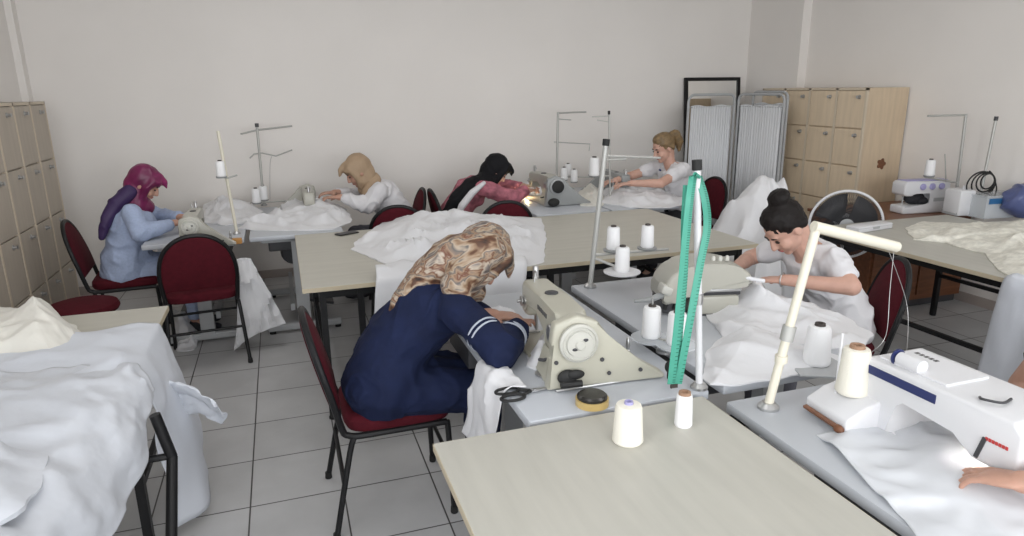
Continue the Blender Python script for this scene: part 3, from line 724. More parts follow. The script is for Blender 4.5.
# small white serger
c1 = py(962, 216, 3.62)
t = thing('serger', 'small white overlock machine beside the home sewing machine', 'sewing machine', (c1.x, 3.62, .75), rd(-10))
MB().bx(-.10, .03, -.07, .09, .0, .19, bev=.018).build('body', M_plastic, t)
MB().bx(-.10, .08, -.06, .09, 0, .03, bev=.006).build('base', M_grey, t)
MB().lathe([(.02, 0), (.02, .02), (.012, .03)], (.045, -.02, .045), (0, -1, 0), 14).build('knob', M_steel, t)
MB().lathe([(.008, 0), (.012, .01), (.003, .03)], (-.02, 0, .188), seg=10).build('thread_knob', M_plastic, t)
# clear storage box with blue label
c2 = py(990, 214, 3.52)
t = thing('storage_box', 'clear plastic storage box with a blue label at the right wall', 'storage box', (c2.x, 3.52, .75), rd(-6))
mb = MB(); W2, D2, H2, q = .17, .11, .15, .004
for bxx in ((-W2, W2, -D2, -D2+q, 0, H2), (-W2, W2, D2-q, D2, 0, H2), (-W2, -W2+q, -D2, D2, 0, H2), (W2-q, W2, -D2, D2, 0, H2), (-W2, W2, -D2, D2, 0, q)): mb.bx(*bxx)
mb.build('tub', M_clear, t, smooth=False)
MB().bx(-W2-.006, W2+.006, -D2-.006, D2+.006, H2, H2+.014, bev=.004).build('lid', M_clear, t, smooth=False)
MB().bx(-.15, .06, -D2-.003, -D2-.001, .105, .145).build('blue_label', M_blue, t, smooth=False)
# blue bag
mb = MB(); mb.ell((0, 0, .10), (.15, .12, .12)); mb.ell((.04, .01, .15), (.10, .09, .08))
c3 = py(1022, 218, 3.30)
o = organic('plastic_bag', mb, .010, M_bag, None, 14, (.018, 8, (1, 1, 1), 3)); o.location = (c3.x+.05, 3.35, .772)
zmin = min(v.co.z for v in o.data.vertices)
for v in o.data.vertices: v.co.z -= zmin
o.location.z = .752
tag(o, 'translucent blue plastic bag at the far right edge', 'bag')

# ------------------------------------------------------------------ fan
t = thing('pedestal_fan', 'round pedestal fan with dark grille and white rim behind the woman with the bun', 'fan', (3.86, 3.84, 0), rd(-125))
R_ = .245; zc = .705
MB().lathe([(.17, 0), (.17, .015), (.15, .03), (.02, .05)], (0, 0, 0), seg=28).build('base', M_plastic, t)
MB().tube([(0, 0, .04), (0, 0, zc-.10)], .013, 10).build('pole', M_plastic, t)
MB().lathe([(.05, -.14), (.065, -.12), (.07, -.02), (.05, 0)], (0, 0, zc), (1, 0, 0), 20).build('motor_housing', M_plastic, t)
mb = MB(); mb.tube([(0.03, R_*cos(a), zc+R_*sin(a)) for a in [2*pi*k/48 for k in range(48)]], 0.010, 8, closed=True); mb.build('rim', M_plastic, t)
mb = MB()
for k in range(96):
    a = 2*pi*k/96
    mb.tube([(.075, .045*cos(a), zc+.045*sin(a)), (.07, .16*cos(a), zc+.16*sin(a)), (.03, R_*cos(a), zc+R_*sin(a))], .0019, 4)
    mb.tube([(-.06, .06*cos(a), zc+.06*sin(a)), (-.05, .16*cos(a), zc+.16*sin(a)), (.02, R_*cos(a), zc+R_*sin(a))], .0019, 4)
mb.build('grille', M_dgrey, t)
MB().lathe([(.05, 0), (.05, .008), (.03, .016), (.001, .017)], (.072, 0, zc), (1, 0, 0), 20).build('hub_cap', M_grey, t)
for k in range(4):
    mb = MB(); a0 = 2*pi*k/4; A = []; B = []
    for i in range(9):
        a = a0+rd(75)*i/8; xo = -.02+.05*i/8
        A.append(mb.b.verts.new((xo, .04*cos(a), zc+.04*sin(a)))); B.append(mb.b.verts.new((xo, .22*cos(a), zc+.22*sin(a))))
    for i in range(8): mb.b.faces.new((A[i], A[i+1], B[i+1], B[i]))
    o = mb.build('blade', M_dgrey, t); md = o.modifiers.new('t', 'SOLIDIFY'); md.thickness = .003
# long white carton on right table corner
c = pz(866, 230, .75)
t = thing('white_case', 'long flat white plastic case lying at the corner of the right table', 'case', (3.68, 3.45, .75), rd(8))
MB().bx(-.17, .17, -.05, .05, 0, .04, bev=.008).build('body', M_plastic, t)
MB().bx(-.171, .171, -.051, .051, .026, .0275).build('lid_seam', M_grey, t, smooth=False)
MB().bx(-.03, .03, -.054, -.049, .016, .03).build('latch', M_grey, t, smooth=False)

# ------------------------------------------------------------------ thread cones and spools
def make_spool(label, loc, r0, r1, h, mt, core, core_r, group='thread cones'):
    t = thing('thread_cone', label, 'thread', loc, 0, group)
    MB().lathe([(r0*.9, 0), (r0, h*.05), (r0*.985, h*.12), (r1*1.02, h*.90), (r1*.93, h*.965), (r1*.55, h*.985), (core_r, h*.985)], seg=24).build('thread', mt, t)
    MB().lathe([(core_r*1.1, h*.95), (core_r, h*1.05), (core_r*.55, h*1.05), (core_r*.5, h*1.0)], seg=16).build('core', core, t)
    return t
def hpx(q, top):      # height of a thing whose base stands at q and whose top is seen at pixel row top
    d = (q-EYEV); dep = d.dot(CF); return top*dep/FPX
q = pz(627.5, 441, .75); make_spool('larger white thread cone with a violet dot on the front wooden table', q, .043, .036, .115, M_threadc, M_lilac, .012)
q = pz(683, 425, .75); make_spool('slim white thread spool with a brown top near the edge of the front wooden table', q, .026, .022, .100, M_thread, M_card, .017)
cone = make_spool('white thread cone on the plate behind the large white machine', pz(816, 363, .763), .046, .037, .14, M_thread, M_dcore, .017)
make_spool('cream thread cone standing on the white holder block of the large machine', V((1.505, 1.40, .832)), .047, .037, .14, M_threadc, M_card, .020)
spl = make_spool('slim white spool', (0, 0, 0), .036, .032, .12, M_thread, M_dcore, .014)
first = [True]
def spool(label, loc, s=1.0):
    if first[0]: o = spl; o.location = loc; o['label'] = label; first[0] = False
    else: o = dup(spl, loc, None, label)
    o.scale = (s, s, s); return o

# ------------------------------------------------------------------ thread stands
def stand(label, base, top, r=.011, m=M_pole, cap=None, foot=True):
    base, top = V(base), V(top)
    t = thing('thread_stand', label, 'thread stand', base, 0, 'thread stands')
    world(MB().tube([base+V((0, 0, .01)), top], r, 10).build('pole', m, t), t)
    if foot: MB().lathe([(r*2.4, 0), (r*2.4, .008), (r*1.5, .02)], seg=14).build('base_nut', M_steel, t)
    if cap: world(MB().tube([top-(top-base).normalized()*.012, top+(top-base).normalized()*.018], r*1.35, 10).build('cap', cap, t), t)
    return t
def arm(t, pts, r=.006, m=M_pole, name='arm'): return world(MB().tube([V(p) for p in pts], r, 8).build(name, m, t), t)
def tray(t, c, r=.06, m=M_plastic):
    return world(MB().lathe([(r*.9, -.006), (r, 0), (r, .004), (r*.3, .006), (.004, .006), (.004, .06), (.001, .065)], c, seg=24).build('spool_tray', m, t), t)
def wire(t, pts, r=.0013): return world(MB().tube(cat(pts, 6), r, 5).build('thread_line', M_steel, t), t)
# near pole with the tape
bN = pz(699, 388, .75); tN = py(697, 166, bN.y+.02)
stN = stand('thick white pole with black cap and green tape in the centre of the room', bN, tN, .0115, M_plastic, M_rubber)
kk = bN+(tN-bN)*.42
world(MB().tube([kk-V((0, 0, .015)), kk+V((0, 0, .02))], .016, 10).build('collar', M_steel, stN), stN)
# far pole
bF = pz(590, 287, .75); tF = py(606, 143, bF.y-.02)
stF = stand('leaning grey thread stand with black cap at the far end of the cream machine table', bF, tF, .0125, M_pole, M_rubber)
u = lambda x, y, d=0: py(x, y, bF.y+d)
arm(stF, [u(604, 156), u(660, 158, .05)], .006); arm(stF, [u(604, 160), u(626, 159, .02)], .006)
arm(stF, [u(594, 255), u(668, 249, .05)], .007); arm(stF, [u(594, 258), u(625, 270, -.12)], .007)
wire(stF, [u(609, 175), u(613, 180), u(612, 190), u(606, 196)])
s1, s2, s3 = u(613, 250, .03), u(647, 248, .05), u(622, 272, -.12)
for s_ in (s1, s2): tray(stF, s_, .05, M_pgrey)
tray(stF, s3, .088)
spool('white spool on the grey thread stand, left one of its back pair', s1+V((0, 0, .005)), .95)
spool('white spool on the grey thread stand, right one of its back pair', s2+V((0, 0, .005)), .95)
spool('white spool alone on the round white tray of the grey thread stand', s3+V((0, 0, .005)), 1.0)
# tray pair beside the near pole
rb = pz(664, 352, .75)
stR = thing('thread_stand', 'low double spool stand with two clear discs under the green tape', 'thread stand', rb, 0, 'thread stands')
world(MB().tube([rb, rb+V((0, 0, .05))], .008, 8).build('pole', M_pole, stR), stR)
MB().lathe([(.03, 0), (.03, .008), (.012, .016)], seg=14).build('base_nut', M_steel, stR)
r1, r2 = pz(651, 338, .79), pz(676, 345, .79)
arm(stR, [rb+V((0, 0, .045)), r1], .006); arm(stR, [rb+V((0, 0, .045)), r2], .006)
for s_ in (r1, r2): tray(stR, s_, .075, M_clear)
spool('white spool on the clear disc left of the green tape', r1+V((0, 0, .006)), 1.0)
spool('white spool on the clear disc half hidden behind the green tape', r2+V((0, 0, .006)), 1.0)
arm(stR, [r1+V((0, 0, .06)), r1+V((0, 0, .16))], .004, M_steel, 'pin')
# pole C
bC = pz(768, 408, .75); tC = py(817, 226, bC.y)
stC = stand('thick leaning cream thread stand with a top arm at the large white machine', bC, tC, .0135, M_creamp)
cA = py(897, 247, bC.y-.02)
world(MB().tube([tC+V((-.012, 0, 0)), cA], .0165, 10).build('arm', M_creamp, stC), stC)
jj = bC+(tC-bC)*.42
world(MB().tube([jj-V((.004, 0, .02)), jj+V((.004, 0, .025))], .02, 10).build('collar', M_pole, stC), stC)
world(MB().tube([bC+(tC-bC)*.28-V((0, 0, .01)), bC+(tC-bC)*.28+V((0, 0, .012))], .019, 10).build('collar', M_creamp, stC), stC)
wire(stC, [cA+V((-.01, 0, -.01)), py(890, 290, 1.48), py(886, 335, 1.44), py(872, 352, 1.40)], .0009)
wire(stC, [cA+V((-.03, 0, -.01)), py(906, 300, 1.5), py(908, 335, 1.46), py(905, 362, 1.36)], .0009)
mb = MB(); pl = [pz(*q, z=.757) for q in ((785, 358), (800, 376), (842, 378), (845, 366), (820, 352))]
tray_o = MB(); tray_o.prism([(p.x, p.y, .757) for p in pl], (0, 0, .008), bev=.002)
world(tray_o.build('spool_plate', M_grey, stC, smooth=False), stC)
# stand D (left back)
bD = pz(237, 234, .75); tD = py(218, 131, bD.y-.03)
stD = stand('slanted white thread pole with one spool at the left back sewing table', bD, tD, .011, M_creamp)
qd = py(228, 178, bD.y-.02); arm(stD, [qd, py(221, 177, bD.y-.05)], .006); arm(stD, [qd, py(237, 175, bD.y)], .006)
qd2 = py(221.5, 177, bD.y-.05); tray(stD, qd2, .035, M_pgrey); spool('white spool high on the slanted pole at the left back table', qd2+V((0, 0, .005)), .85)
# stand E
YE = 6.12
bE = py(264, 205, YE); bE.z = .75; tE = py(257, 127, YE)
stE = stand('grey thread stand with two crossbars against the back wall', bE, tE, .011)
ue = lambda x, y, d=0: py(x, y, YE+d)
arm(stE, [ue(241, 134, -.1), ue(257, 130), ue(292, 126, .08)], .008); arm(stE, [ue(250, 158, -.08), ue(254, 154, -.03), ue(262, 153), ue(276, 156), ue(292, 150, .08)], .006)
wire(stE, [ue(272, 156), ue(270, 165), ue(270, 200)], .002)
arm(stE, [ue(262, 200), ue(250, 203, -.06), ue(286, 201, .06)], .006); MB().lathe([(.016, 0), (.016, .03)], tE-bE, seg=10).build('cap', M_dgrey, stE)
for i, (a, b, d, l) in enumerate(((257, 203, -.06, 'white spool at the foot of the double crossbar stand, left one'), (264, 200, .02, 'white spool at the foot of the double crossbar stand, right one'))):
    q = ue(a, b, d); tray(stE, q, .04, M_pgrey); spool(l, q+V((0, 0, .005)), 1.0)
# stand F
YFs = 5.95
uf = lambda x, y, d=0: py(x, y, YFs+d)
bG = uf(556.5, 190); bG.z = .75; tG = uf(558, 112)
stG = stand('grey thread stand with a hooked lower arm behind the black-scarfed woman\'s machine', bG, tG, .011)
arm(stG, [uf(558, 113), uf(586, 112, .05)], .008); arm(stG, [uf(558, 119), uf(571, 120, .02)], .005)
arm(stG, [uf(554, 142), uf(590, 144, .03), uf(589, 151, .03)], .005); arm(stG, [uf(556, 177), uf(600, 177, -.1)], .006)
for a, b, d, l in ((564, 180, -.05, 'leftmost white spool behind the black-scarfed woman\'s machine'), (568, 176, .10, 'rearmost white spool behind the black-scarfed woman\'s machine'), (574, 182, -.1, 'white spool nearest the grey belt cover at the back')):
    q = uf(a, b, d); tray(stG, q, .035, M_pgrey); spool(l, q+V((0, 0, .005)), .95)
# stand G
bH = py(610, 206, 5.25); bH.z = .75; tH = py(609, 113, 5.25)
stH = stand('thin grey thread stand with two short wire arms near the blonde woman', bH, tH, .008, M_pole, M_rubber)
ug = lambda x, y, d=0: py(x, y, 5.25+d)
arm(stH, [ug(609, 116), ug(592, 117, .03)], .004); arm(stH, [ug(609, 122), ug(597, 120, .03)], .004); arm(stH, [ug(610, 176), ug(588, 175, .1)], .006)
q = ug(594, 176, .08); tray(stH, q, .045, M_pgrey); spool('largest white spool at the back, right of the grey machine', q+V((0, 0, .005)), 1.3)
# right wall stands
YR = 3.84
ur = lambda x, y, d=0: py(x, y, YR+d)
bR = ur(955, 205); bR.z = .71; tR = ur(966, 114)
stW = stand('grey thread stand with a long left arm above the home sewing machine', bR, tR, .011)
arm(stW, [ur(966, 115), ur(928, 116, -.05)], .008); arm(stW, [ur(958, 183), ur(925, 177, .05)], .007); arm(stW, [ur(946, 182), ur(945, 154)], .004)
q = ur(929, 176, .04); tray(stW, q, .04, M_pgrey); spool('white spool above the home sewing machine with lilac dials', q+V((0, 0, .005)), 1.0)
bS = py(978, 205, 3.6); bS.z = .75; tS = py(996, 119, 3.6)
stS = stand('bare leaning grey thread stand at the right wall with looped cable', bS, tS, .010, M_pole, M_dgrey)
# cable loops
mb = MB()
for k in range(4):
    cc = py(985, 181, 3.57); aa = .085+.015*k
    mb.tube([cc+V((aa*cos(a)*(.8+.1*k), .015*k-.02, .055*sin(a)*(1+.25*k)-.01*k)) for a in [2*pi*i/24 for i in range(24)]], .0055, 6, closed=True)
cc = py(985, 181, 3.57)
mb.tube(cat([cc+V((.03, 0, .07)), cc+V((.09, .01, .03)), cc+V((.13, .0, -.06)), cc+V((.12, 0, -.12))], 5), .005, 6)
o = mb.build('cable_coil', M_rubber); origin_to(o, cc); tag(o, 'black cable coil looped on the bare leaning stand at the right wall', 'cable')

# ------------------------------------------------------------------ green tape over the near pole
def ribbon(pts, wd, axis, th=.0012):
    pts = cat(pts, 8); mb = MB(); L_ = []; R2 = []
    for p in pts:
        L_.append((mb.b.verts.new(p-axis*wd/2), mb.b.verts.new(p+axis*wd/2)))
    for a, b in zip(L_, L_[1:]): mb.b.faces.new((a[0], a[1], b[1], b[0]))
    return mb, pts
Yt = bN.y-.03
g = lambda x, y, d=0: py(x, y, Yt+d)
tp = thing('measuring_tape', 'green measuring tape hung in a long loop on the white pole', 'measuring tape', (tN.x, Yt, tN.z-.03))
for nm, ptl in (('strand', [g(693, 176, .02), g(689.5, 200), g(686, 235), g(682, 280), g(677, 330), g(671, 384)]),
                ('strand', [g(698, 176, .045), g(705, 200, .03), g(707, 228, .03), g(700, 265, .015), g(690, 320), g(678, 384)]),
                ('strand', [g(687, 185, .035), g(685, 220, .02), g(684, 270, .012), g(680, 320, .01), g(675, 384, .012)])):
    mb, pp = ribbon(ptl, .0245, V((.97, -.24, 0)))
    o = mb.build(nm, M_green, tp, smooth=False); world(o, tp); md = o.modifiers.new('t', 'SOLIDIFY'); md.thickness = .0014
    mk = MB(); ax = V((.97, -.24, 0))
    tot = 0
    for a, b in zip(pp, pp[1:]):
        for kq in (0, .5):
            c = a.lerp(b, kq); dd = (b-a).normalized()
            mk.prism([c+ax*.003+dd*.0012, c+ax*.0115+dd*.0012, c+ax*.0115-dd*.0012, c+ax*.003-dd*.0012], V((0, -.005, 0)))
    world(mk.build('tape_marks', M_tapemark, o, smooth=False), o)
world(MB().tube([g(692, 177, .01), g(695, 174, .0), g(699, 177, .04)], .006, 8).build('knot', M_green, tp), tp)
world(MB().box(g(674, 386, .0), (.024, .006, .012)).build('end_clip', M_dcore, tp), tp)

# ------------------------------------------------------------------ small items
# scissors
sA = pz(516, 394, .755)
t = thing('scissors', 'black handled scissors lying at the table edge near the cream machine', 'scissors', (sA.x, sA.y, .752), rd(2))
for s_ in (-1, 1):
    mb = MB(); mb.tube([(-.02+.036*cos(a)*1.1, s_*.026+.021*sin(a), .006) for a in [2*pi*k/20 for k in range(20)]], .005, 8, closed=True)
    mb.tube([(.015, s_*.02, .006), (.05, s_*.004, .006)], .005, 8); mb.build('handle', M_rubber, t)
    MB().prism([(.045, s_*.008, .006+.001*s_), (.075, s_*.010, .006), (.20, -s_*.004, .006), (.075, -s_*.004, .006)], (0, 0, .003)).build('blade', M_steel, t, smooth=False)
MB().lathe([(.006, 0), (.006, .006)], (.065, 0, .005), seg=10).build('pivot_screw', M_steel, t)
# rod along the machine base
e0, e1 = pz(556, 391, .757), pz(653, 376, .757)
mb = MB(); mb.tube([e0, e1], .005, 8); o = mb.build('metal_rod', M_steel); origin_to(o, e0); tag(o, 'thin steel rod lying along the foot of the cream machine', 'rod')
# tape roll
q = pz(592, 404, .75)
t = thing('tape_roll', 'roll of amber adhesive tape with black centre by the scissors', 'tape roll', q)
MB().lathe([(.037, 0), (.052, 0), (.052, .022), (.037, .022), (.037, 0)], seg=30, caps=False).build('tape', M_tapegold, t)
MB().lathe([(.047, .022), (.047, .030), (.040, .036), (.015, .037), (.001, .037)], seg=26).build('black_lid', M_phone, t, label='glossy black lid')
# white bobbin disc
q = pz(546, 372, .75)
o = MB().lathe([(.012, 0), (.036, .002), (.036, .006), (.012, .009), (.010, .004)], (0, 0, 0), seg=22).build('bobbin_disc', M_steel); o.location = (q.x-.01, q.y-.02, .752); tag(o, 'small shiny disc between the sleeve cuff and the cream machine', 'disc')
# phone on the middle table
q = pz(347, 234, .75)
t = thing('phone', 'dark phone lying on the left end of the middle table', 'phone', (q.x, q.y, .751), rd(28))
MB().bx(-.075, .075, -.038, .038, 0, .009, bev=.004).build('case', M_phone, t)
MB().bx(-.068, .068, -.034, .034, .009, .0098).build('screen', M_dgrey, t, smooth=False)
# orange wood wedge on table D front
q0 = pz(214, 244, .75)
o = MB().bx(-.12, .06, -.02, .02, -.032, .004, bev=.004).build('wooden_strip', M_orange, smooth=False); o.location = (pz(232, 240, .75).x, 4.752, .752)
tag(o, 'orange wooden strip on the edge of the left back sewing table', 'strip')
# ------------------------------------------------------------------ people
def hand(mb, wrist, d, palm, thumb, s=1.0, curl=.35, spread=.12):
    d = V(d).normalized(); n = V(palm).normalized(); n = (n-d*n.dot(d)).normalized(); sd = V(thumb); sd = (sd-d*sd.dot(d)-n*sd.dot(n)).normalized()
    w = V(wrist)
    Rm = Matrix((d, sd, n)).transposed()
    mb.ell(w+d*.048*s, (.052*s, .040*s, .015*s), Rm); mb.ell(w+d*.062*s, (.034*s, .041*s, .0135*s), Rm)
    mb.cap(w-d*.02*s, .027*s, w+d*.02*s, .026*s)
    for off, L, c0 in ((.030, .072, .0), (.0105, .080, .05), (-.0105, .074, .10), (-.029, .058, .18)):
        p = w+d*.088*s+sd*off*s; a = (d+sd*off*spread*22).normalized(); ang = curl*.5+c0*.5; r = .0088*s
        mb.cap(w+d*.05*s+sd*off*.9*s, .011*s, p, .0098*s)
        for k, f in enumerate((.45, .31, .24)):
            dirv = (a*cos(ang)+n*sin(ang)).normalized(); q = p+dirv*L*f*s
            mb.cap(p, r, q, r*.92, 8); p = q; r *= .92; ang += curl*(.45 if off > .02 else 1.25)
    p = w+d*.022*s+sd*.026*s; 
    for k, (f, m1, m2, m3) in enumerate(((.040, .62, .72, .30), (.032, .80, .50, .38), (.026, .90, .28, .45))):
        q = p+(d*m1+sd*m2+n*m3).normalized()*f*s; mb.cap(p, (.0135-.0018*k)*s, q, (.0122-.0018*k)*s, 8); p = q
class Fig: pass
def person(label, x, y, yaw, lean, hp, hyaw, arms, s=1.0, skin=None, sleeve='long', top=None, bottom=None, hair=None, scarf=None, tail=None, topname='tunic', botname='trousers',
           headoff=(0, 0, 0), spread=.17, eyes=True, group=None, tailmat=None, legs=True, curve=1.0, hipx=0.0, seat=.0, peak=0, bun=False, slim=1.0, kneex=.40):
    """seated figure; local +x is where it faces; arms = {'R':(elbow, wrist, dir, palm normal, thumb), 'L':...} in world coordinates"""
    t = thing('person', label, 'person', (x, y, 0), 0, group)
    Rz = Matrix.Rotation(yaw, 3, 'Z')
    W = lambda p: V((x, y, 0))+Rz @ V(p)
    hip = V((hipx, 0, .565+seat)); a1, a2, a3 = lean*.55, lean*1.0, lean*1.35*curve
    up = lambda a: V((sin(a), 0, cos(a)))
    waist = hip+up(a1)*.17*s; chest = waist+up(a2)*.20*s; nb = chest+up(a3)*.135*s
    hd = nb+up(lean*.8+hp*.4)*.155*s+V(headoff)
    sh = {k: chest+up(a3)*.085*s+V((.0, sg*spread*s, -.0)) for k, sg in (('L', 1), ('R', -1))}
    Hm = Rz @ Matrix.Rotation(hyaw, 3, 'Z') @ Matrix.Rotation(hp, 3, 'Y')
    hc = W(hd); H = lambda p: hc+Hm @ (V(p)*s)
    fig = Fig(); fig.root = t; fig.H = H; fig.Hm = Hm; fig.W = W; fig.sh = {k: W(v) for k, v in sh.items()}; fig.nb = W(nb)
    tilt_m = lambda a: Rz @ Matrix.Rotation(a, 3, 'Y')
    # --- body (skin)
    b = MB()
    b.ell(H((-.012, 0, .03)), (.096*s, .076*s, .09*s), Hm); b.ell(H((.022, 0, -.035)), (.072*s, .061*s, .082*s), Hm)
    b.ell(H((.066, 0, -.094)), (.022*s, .026*s, .020*s), Hm); b.cap(H((.086, 0, .018)), .009*s, H((.108, 0, -.026)), .0125*s, 8)
    b.ell(H((.098, 0, -.032)), (.012*s, .018*s, .009*s), Hm, 2)
    b.cap(H((.076, -.032, .026)), .012*s, H((.076, .032, .026)), .012*s, 8)
    for sg in (-1, 1):
        b.ell(H((.056, sg*.034, -.034)), (.034*s, .028*s, .032*s), Hm, 2); b.ell(H((-.008, sg*.076, -.012)), (.020*s, .010*s, .031*s), Hm, 2)
    b.ell(H((.084, 0, -.058)), (.013*s, .024*s, .007*s), Hm, 2); b.ell(H((.081, 0, -.069)), (.012*s, .020*s, .007*s), Hm, 2)
    b.chain([H((-.03, 0, -.06)), W(nb+up(a3)*.02), W(nb-up(a3)*.05)], [.055*s, .052*s, .062*s])
    b.cap(W(sh['L']*.8+sh['R']*.2), .042*s, W(sh['R']*.8+sh['L']*.2), .042*s)
    b.ell(W(chest), (.10*s*slim, .135*s*slim, .13*s), tilt_m(a2)); b.ell(W(waist), (.085*s, .115*s*slim, .13*s), tilt_m(a1)); b.ell(W(hip), (.11*s, .145*s*slim, .11*s))
    for k, (el, wr, dr, pn, th) in arms.items():
        b.chain([W(sh[k]), V(el), V(wr)], [.046*s, .040*s, .027*s]); 
        mid = V(el).lerp(V(wr), .28); b.cap(V(el), .038*s, mid, .038*s)
        hand(b, wr, dr, pn, th, s)
    kn = {}
    if legs:
        for k, sg in (('L', 1), ('R', -1)):
            h0 = hip+V((.02, sg*.085, -.02)); kne = V((hipx+kneex, sg*.10, .52)); an = V((hipx+kneex-.02, sg*.10, .11))
            kn[k] = (h0, kne, an)
            b.chain([W(h0), W(kne), W(an)], [.070*s, .048*s, .034*s]); b.cap(W(an), .032*s, W(an+V((.10, 0, -.07))), .026*s)
    organic('body', b, .0052, skin or M_skin, t, 3)
    # --- face details
    if eyes:
        for sg in (-1, 1):
            world(MB().ell(H((.083, sg*.031, .003)), (.007*s, .015*s, .0055*s), Hm, 2).build('eye', M_eye, t), t)
            e_ = MB(); e_.tube([H((.088, sg*.016, .026)), H((.088, sg*.030, .031)), H((.078, sg*.046, .026))], [.004*s, .0042*s, .002*s], 6)
            world(e_.build('eyebrow', M_eye, t), t)
        l_ = MB(); l_.ell(H((.0905, 0, -.059)), (.008*s, .020*s, .0045*s), Hm, 2); l_.ell(H((.0885, 0, -.067)), (.008*s, .016*s, .0045*s), Hm, 2)
        world(l_.build('lips', M_lip, t), t)
    # --- clothes
    c = MB(); ctl = [hip+V((0, 0, -.10)), hip+V((0, 0, -.02)), hip+up(a1)*.09*s, waist, waist+up(a2)*.10*s, chest, chest+up(a3)*.06*s, chest+up(a3)*.10*s, nb+up(a3)*(-.03 if sleeve == 'long' else -.05)]
    ang = [0, a1*.4, a1, (a1+a2)/2, a2, (a2+a3)/2, a3, a3, a3]
    rr = [(.125, .155), (.150, .188), (.138, .178), (.122, .152), (.122, .152), (.128, .160), (.112, .165), (.085, .155), (.066, .080)]
    cc_ = cat(ctl, 4); stn = []
    for i, q in enumerate(cc_):
        j = min(i//4, 7); f_ = (i-4*j)/4; an_ = ang[j]*(1-f_)+ang[j+1]*f_
        stn.append((W(q), Rz @ V((cos(an_), 0, -sin(an_))), Rz @ V((0, 1, 0)), (rr[j][0]*(1-f_)+rr[j+1][0]*f_)*s*slim, (rr[j][1]*(1-f_)+rr[j+1][1]*f_)*s*(slim if j < 6 else 1)))
    c.loft(stn)
    ft = up(a2); fw = V((cos(a2), 0, -sin(a2)))
    for sg in (-1, 1): c.ell(W(chest+fw*.075*s+V((0, sg*.062*s, 0))-ft*.02), (.058, .066, .066), tilt_m(a2), 2)
    c.cap(W(sh['L']-up(a3)*.015), .062*s, W(sh['R']-up(a3)*.015), .062*s)
    if topname == 'tunic':
        for sg in (-1, 1): c.cap(W(hip+V((.03, sg*.08, -.01))), .108*s, W((hipx+kneex-.02, sg*.09, .52)), .085*s)
        c.cap(W(hip+V((.06, 0, .01))), .11*s, W((hipx+kneex-.06, 0, .53)), .08*s)
    for k, (el, wr, dr, pn, th) in arms.items():
        S0, E0, W0 = W(sh[k]), V(el), V(wr)
        if sleeve == 'long': c.chain([S0, E0, E0.lerp(W0, .5), W0.lerp(E0, .16)], [.072*s, .066*s, .056*s, .047*s])
        else:
            S1 = S0.lerp(E0, .52); c.cap(S0, .066*s, S1, .060*s)
    organic(topname, c, .0075, top, t, 14, (.011, 13, (1, 1, 1), 2))
    if legs:
        c = MB(); c.ell(W(hip+V((.0, 0, -.01))), (.15*s*slim, .178*s*slim, .10*s))
        for k in kn:
            h0, kne, an = kn[k]; c.chain([W(h0), W(kne), W(an+V((0, 0, .04)))], [.092*s*slim, .068*s, .056*s])
        if botname == 'skirt':
            h0, kl, al = kn['L']; _, kr, ar = kn['R']
            c.cap(W(kl), .07*s, W(kr), .07*s); c.cap(W(kl.lerp(al, .5)), .06*s, W(kr.lerp(ar, .5)), .06*s); c.cap(W(hip+V((.2, .05, -.03))), .085*s, W(hip+V((.2, -.05, -.03))), .085*s)
        organic(botname, c, .009, bottom, t, 10, (.010, 11, (1, 1, 1), 4))
        for k in kn:
            an = kn[k][2]; c = MB(); c.ell(W(an+V((.065, 0, -.07))), (.118*s, .043*s, .036*s), Rz); c.ell(W(an+V((.0, 0, -.045))), (.05*s, .04*s, .055*s), Rz)
            o = organic('shoe', c, .008, M_dark, t, 2)
    # --- hair or scarf
    if hair:
        c = MB(); c.ell(H((-.022, 0, .040)), (.098*s, .084*s, .092*s), Hm); c.ell(H((.0, 0, .085)), (.070*s, .066*s, .048*s), Hm)
        for sg in (-1, 1): c.cap(H((.012, sg*.066, .048)), .020*s, H((-.05, sg*.062, -.01)), .028*s, 10)
        c.ell(H((-.065, 0, -.01)), (.045*s, .058*s, .065*s), Hm)
        if bun: c.ell(H((-.075, 0, .125)), (.052*s, .055*s, .042*s), Hm); c.cap(H((-.05, 0, .09)), .04*s, H((-.07, 0, .12)), .042*s)
        else: c.chain([H((-.10, 0, .06)), H((-.155, 0, .045)), H((-.165, 0, -.03)), H((-.14, 0, -.10))], [.034*s, .046*s, .042*s, .016*s])
        organic('hair', c, .006, hair, t, 4, (.003, 50, (1, 1, 1), 3))
    if scarf:
        c = MB(); c.ell(H((-.028, 0, .028)), (.108*s, .096*s, .112*s), Hm); c.ell(H((.005, 0, .055)), (.092*s, .085*s, .075*s), Hm)
        for sg in (-1, 1):
            c.chain([H((.045, sg*.058, .062)), H((.036, sg*.074, .0)), H((.04, sg*.060, -.075)), H((.05, sg*.02, -.122))], [.030*s, .028*s, .030*s, .032*s])
        if peak: c.chain([H((.05, 0, .098)), H((.085+peak*.5, 0, .085)), H((.10+peak, 0, .055))], [.032*s, .026*s, .012*s]); c.cap(H((.075, -.045, .065)), .022*s, H((.075, .045, .065)), .022*s)
        c.chain([H((-.045, 0, -.04)), W(nb+up(a3)*.03), W(nb-up(a3)*.03)], [.086*s, .082*s, .088*s])
        c.chain([H((.03, 0, -.12)), W(nb+V((.055, 0, -.03)))], [.045*s, .055*s])
        sc_o = organic('headscarf', c, .007, scarf, t, 14, (.007, 15, (1, 1, .8), 5))
        if tail:
            c = MB()
            for pts, rs in tail: c.chain([V(p) for p in pts], rs)
            organic('scarf_tail', c, .007, tailmat or scarf, sc_o, 10, (.007, 15, (1, 1, 1), 6))
    return fig
X, Y_, Z_ = V((1, 0, 0)), V((0, 1, 0)), V((0, 0, 1))
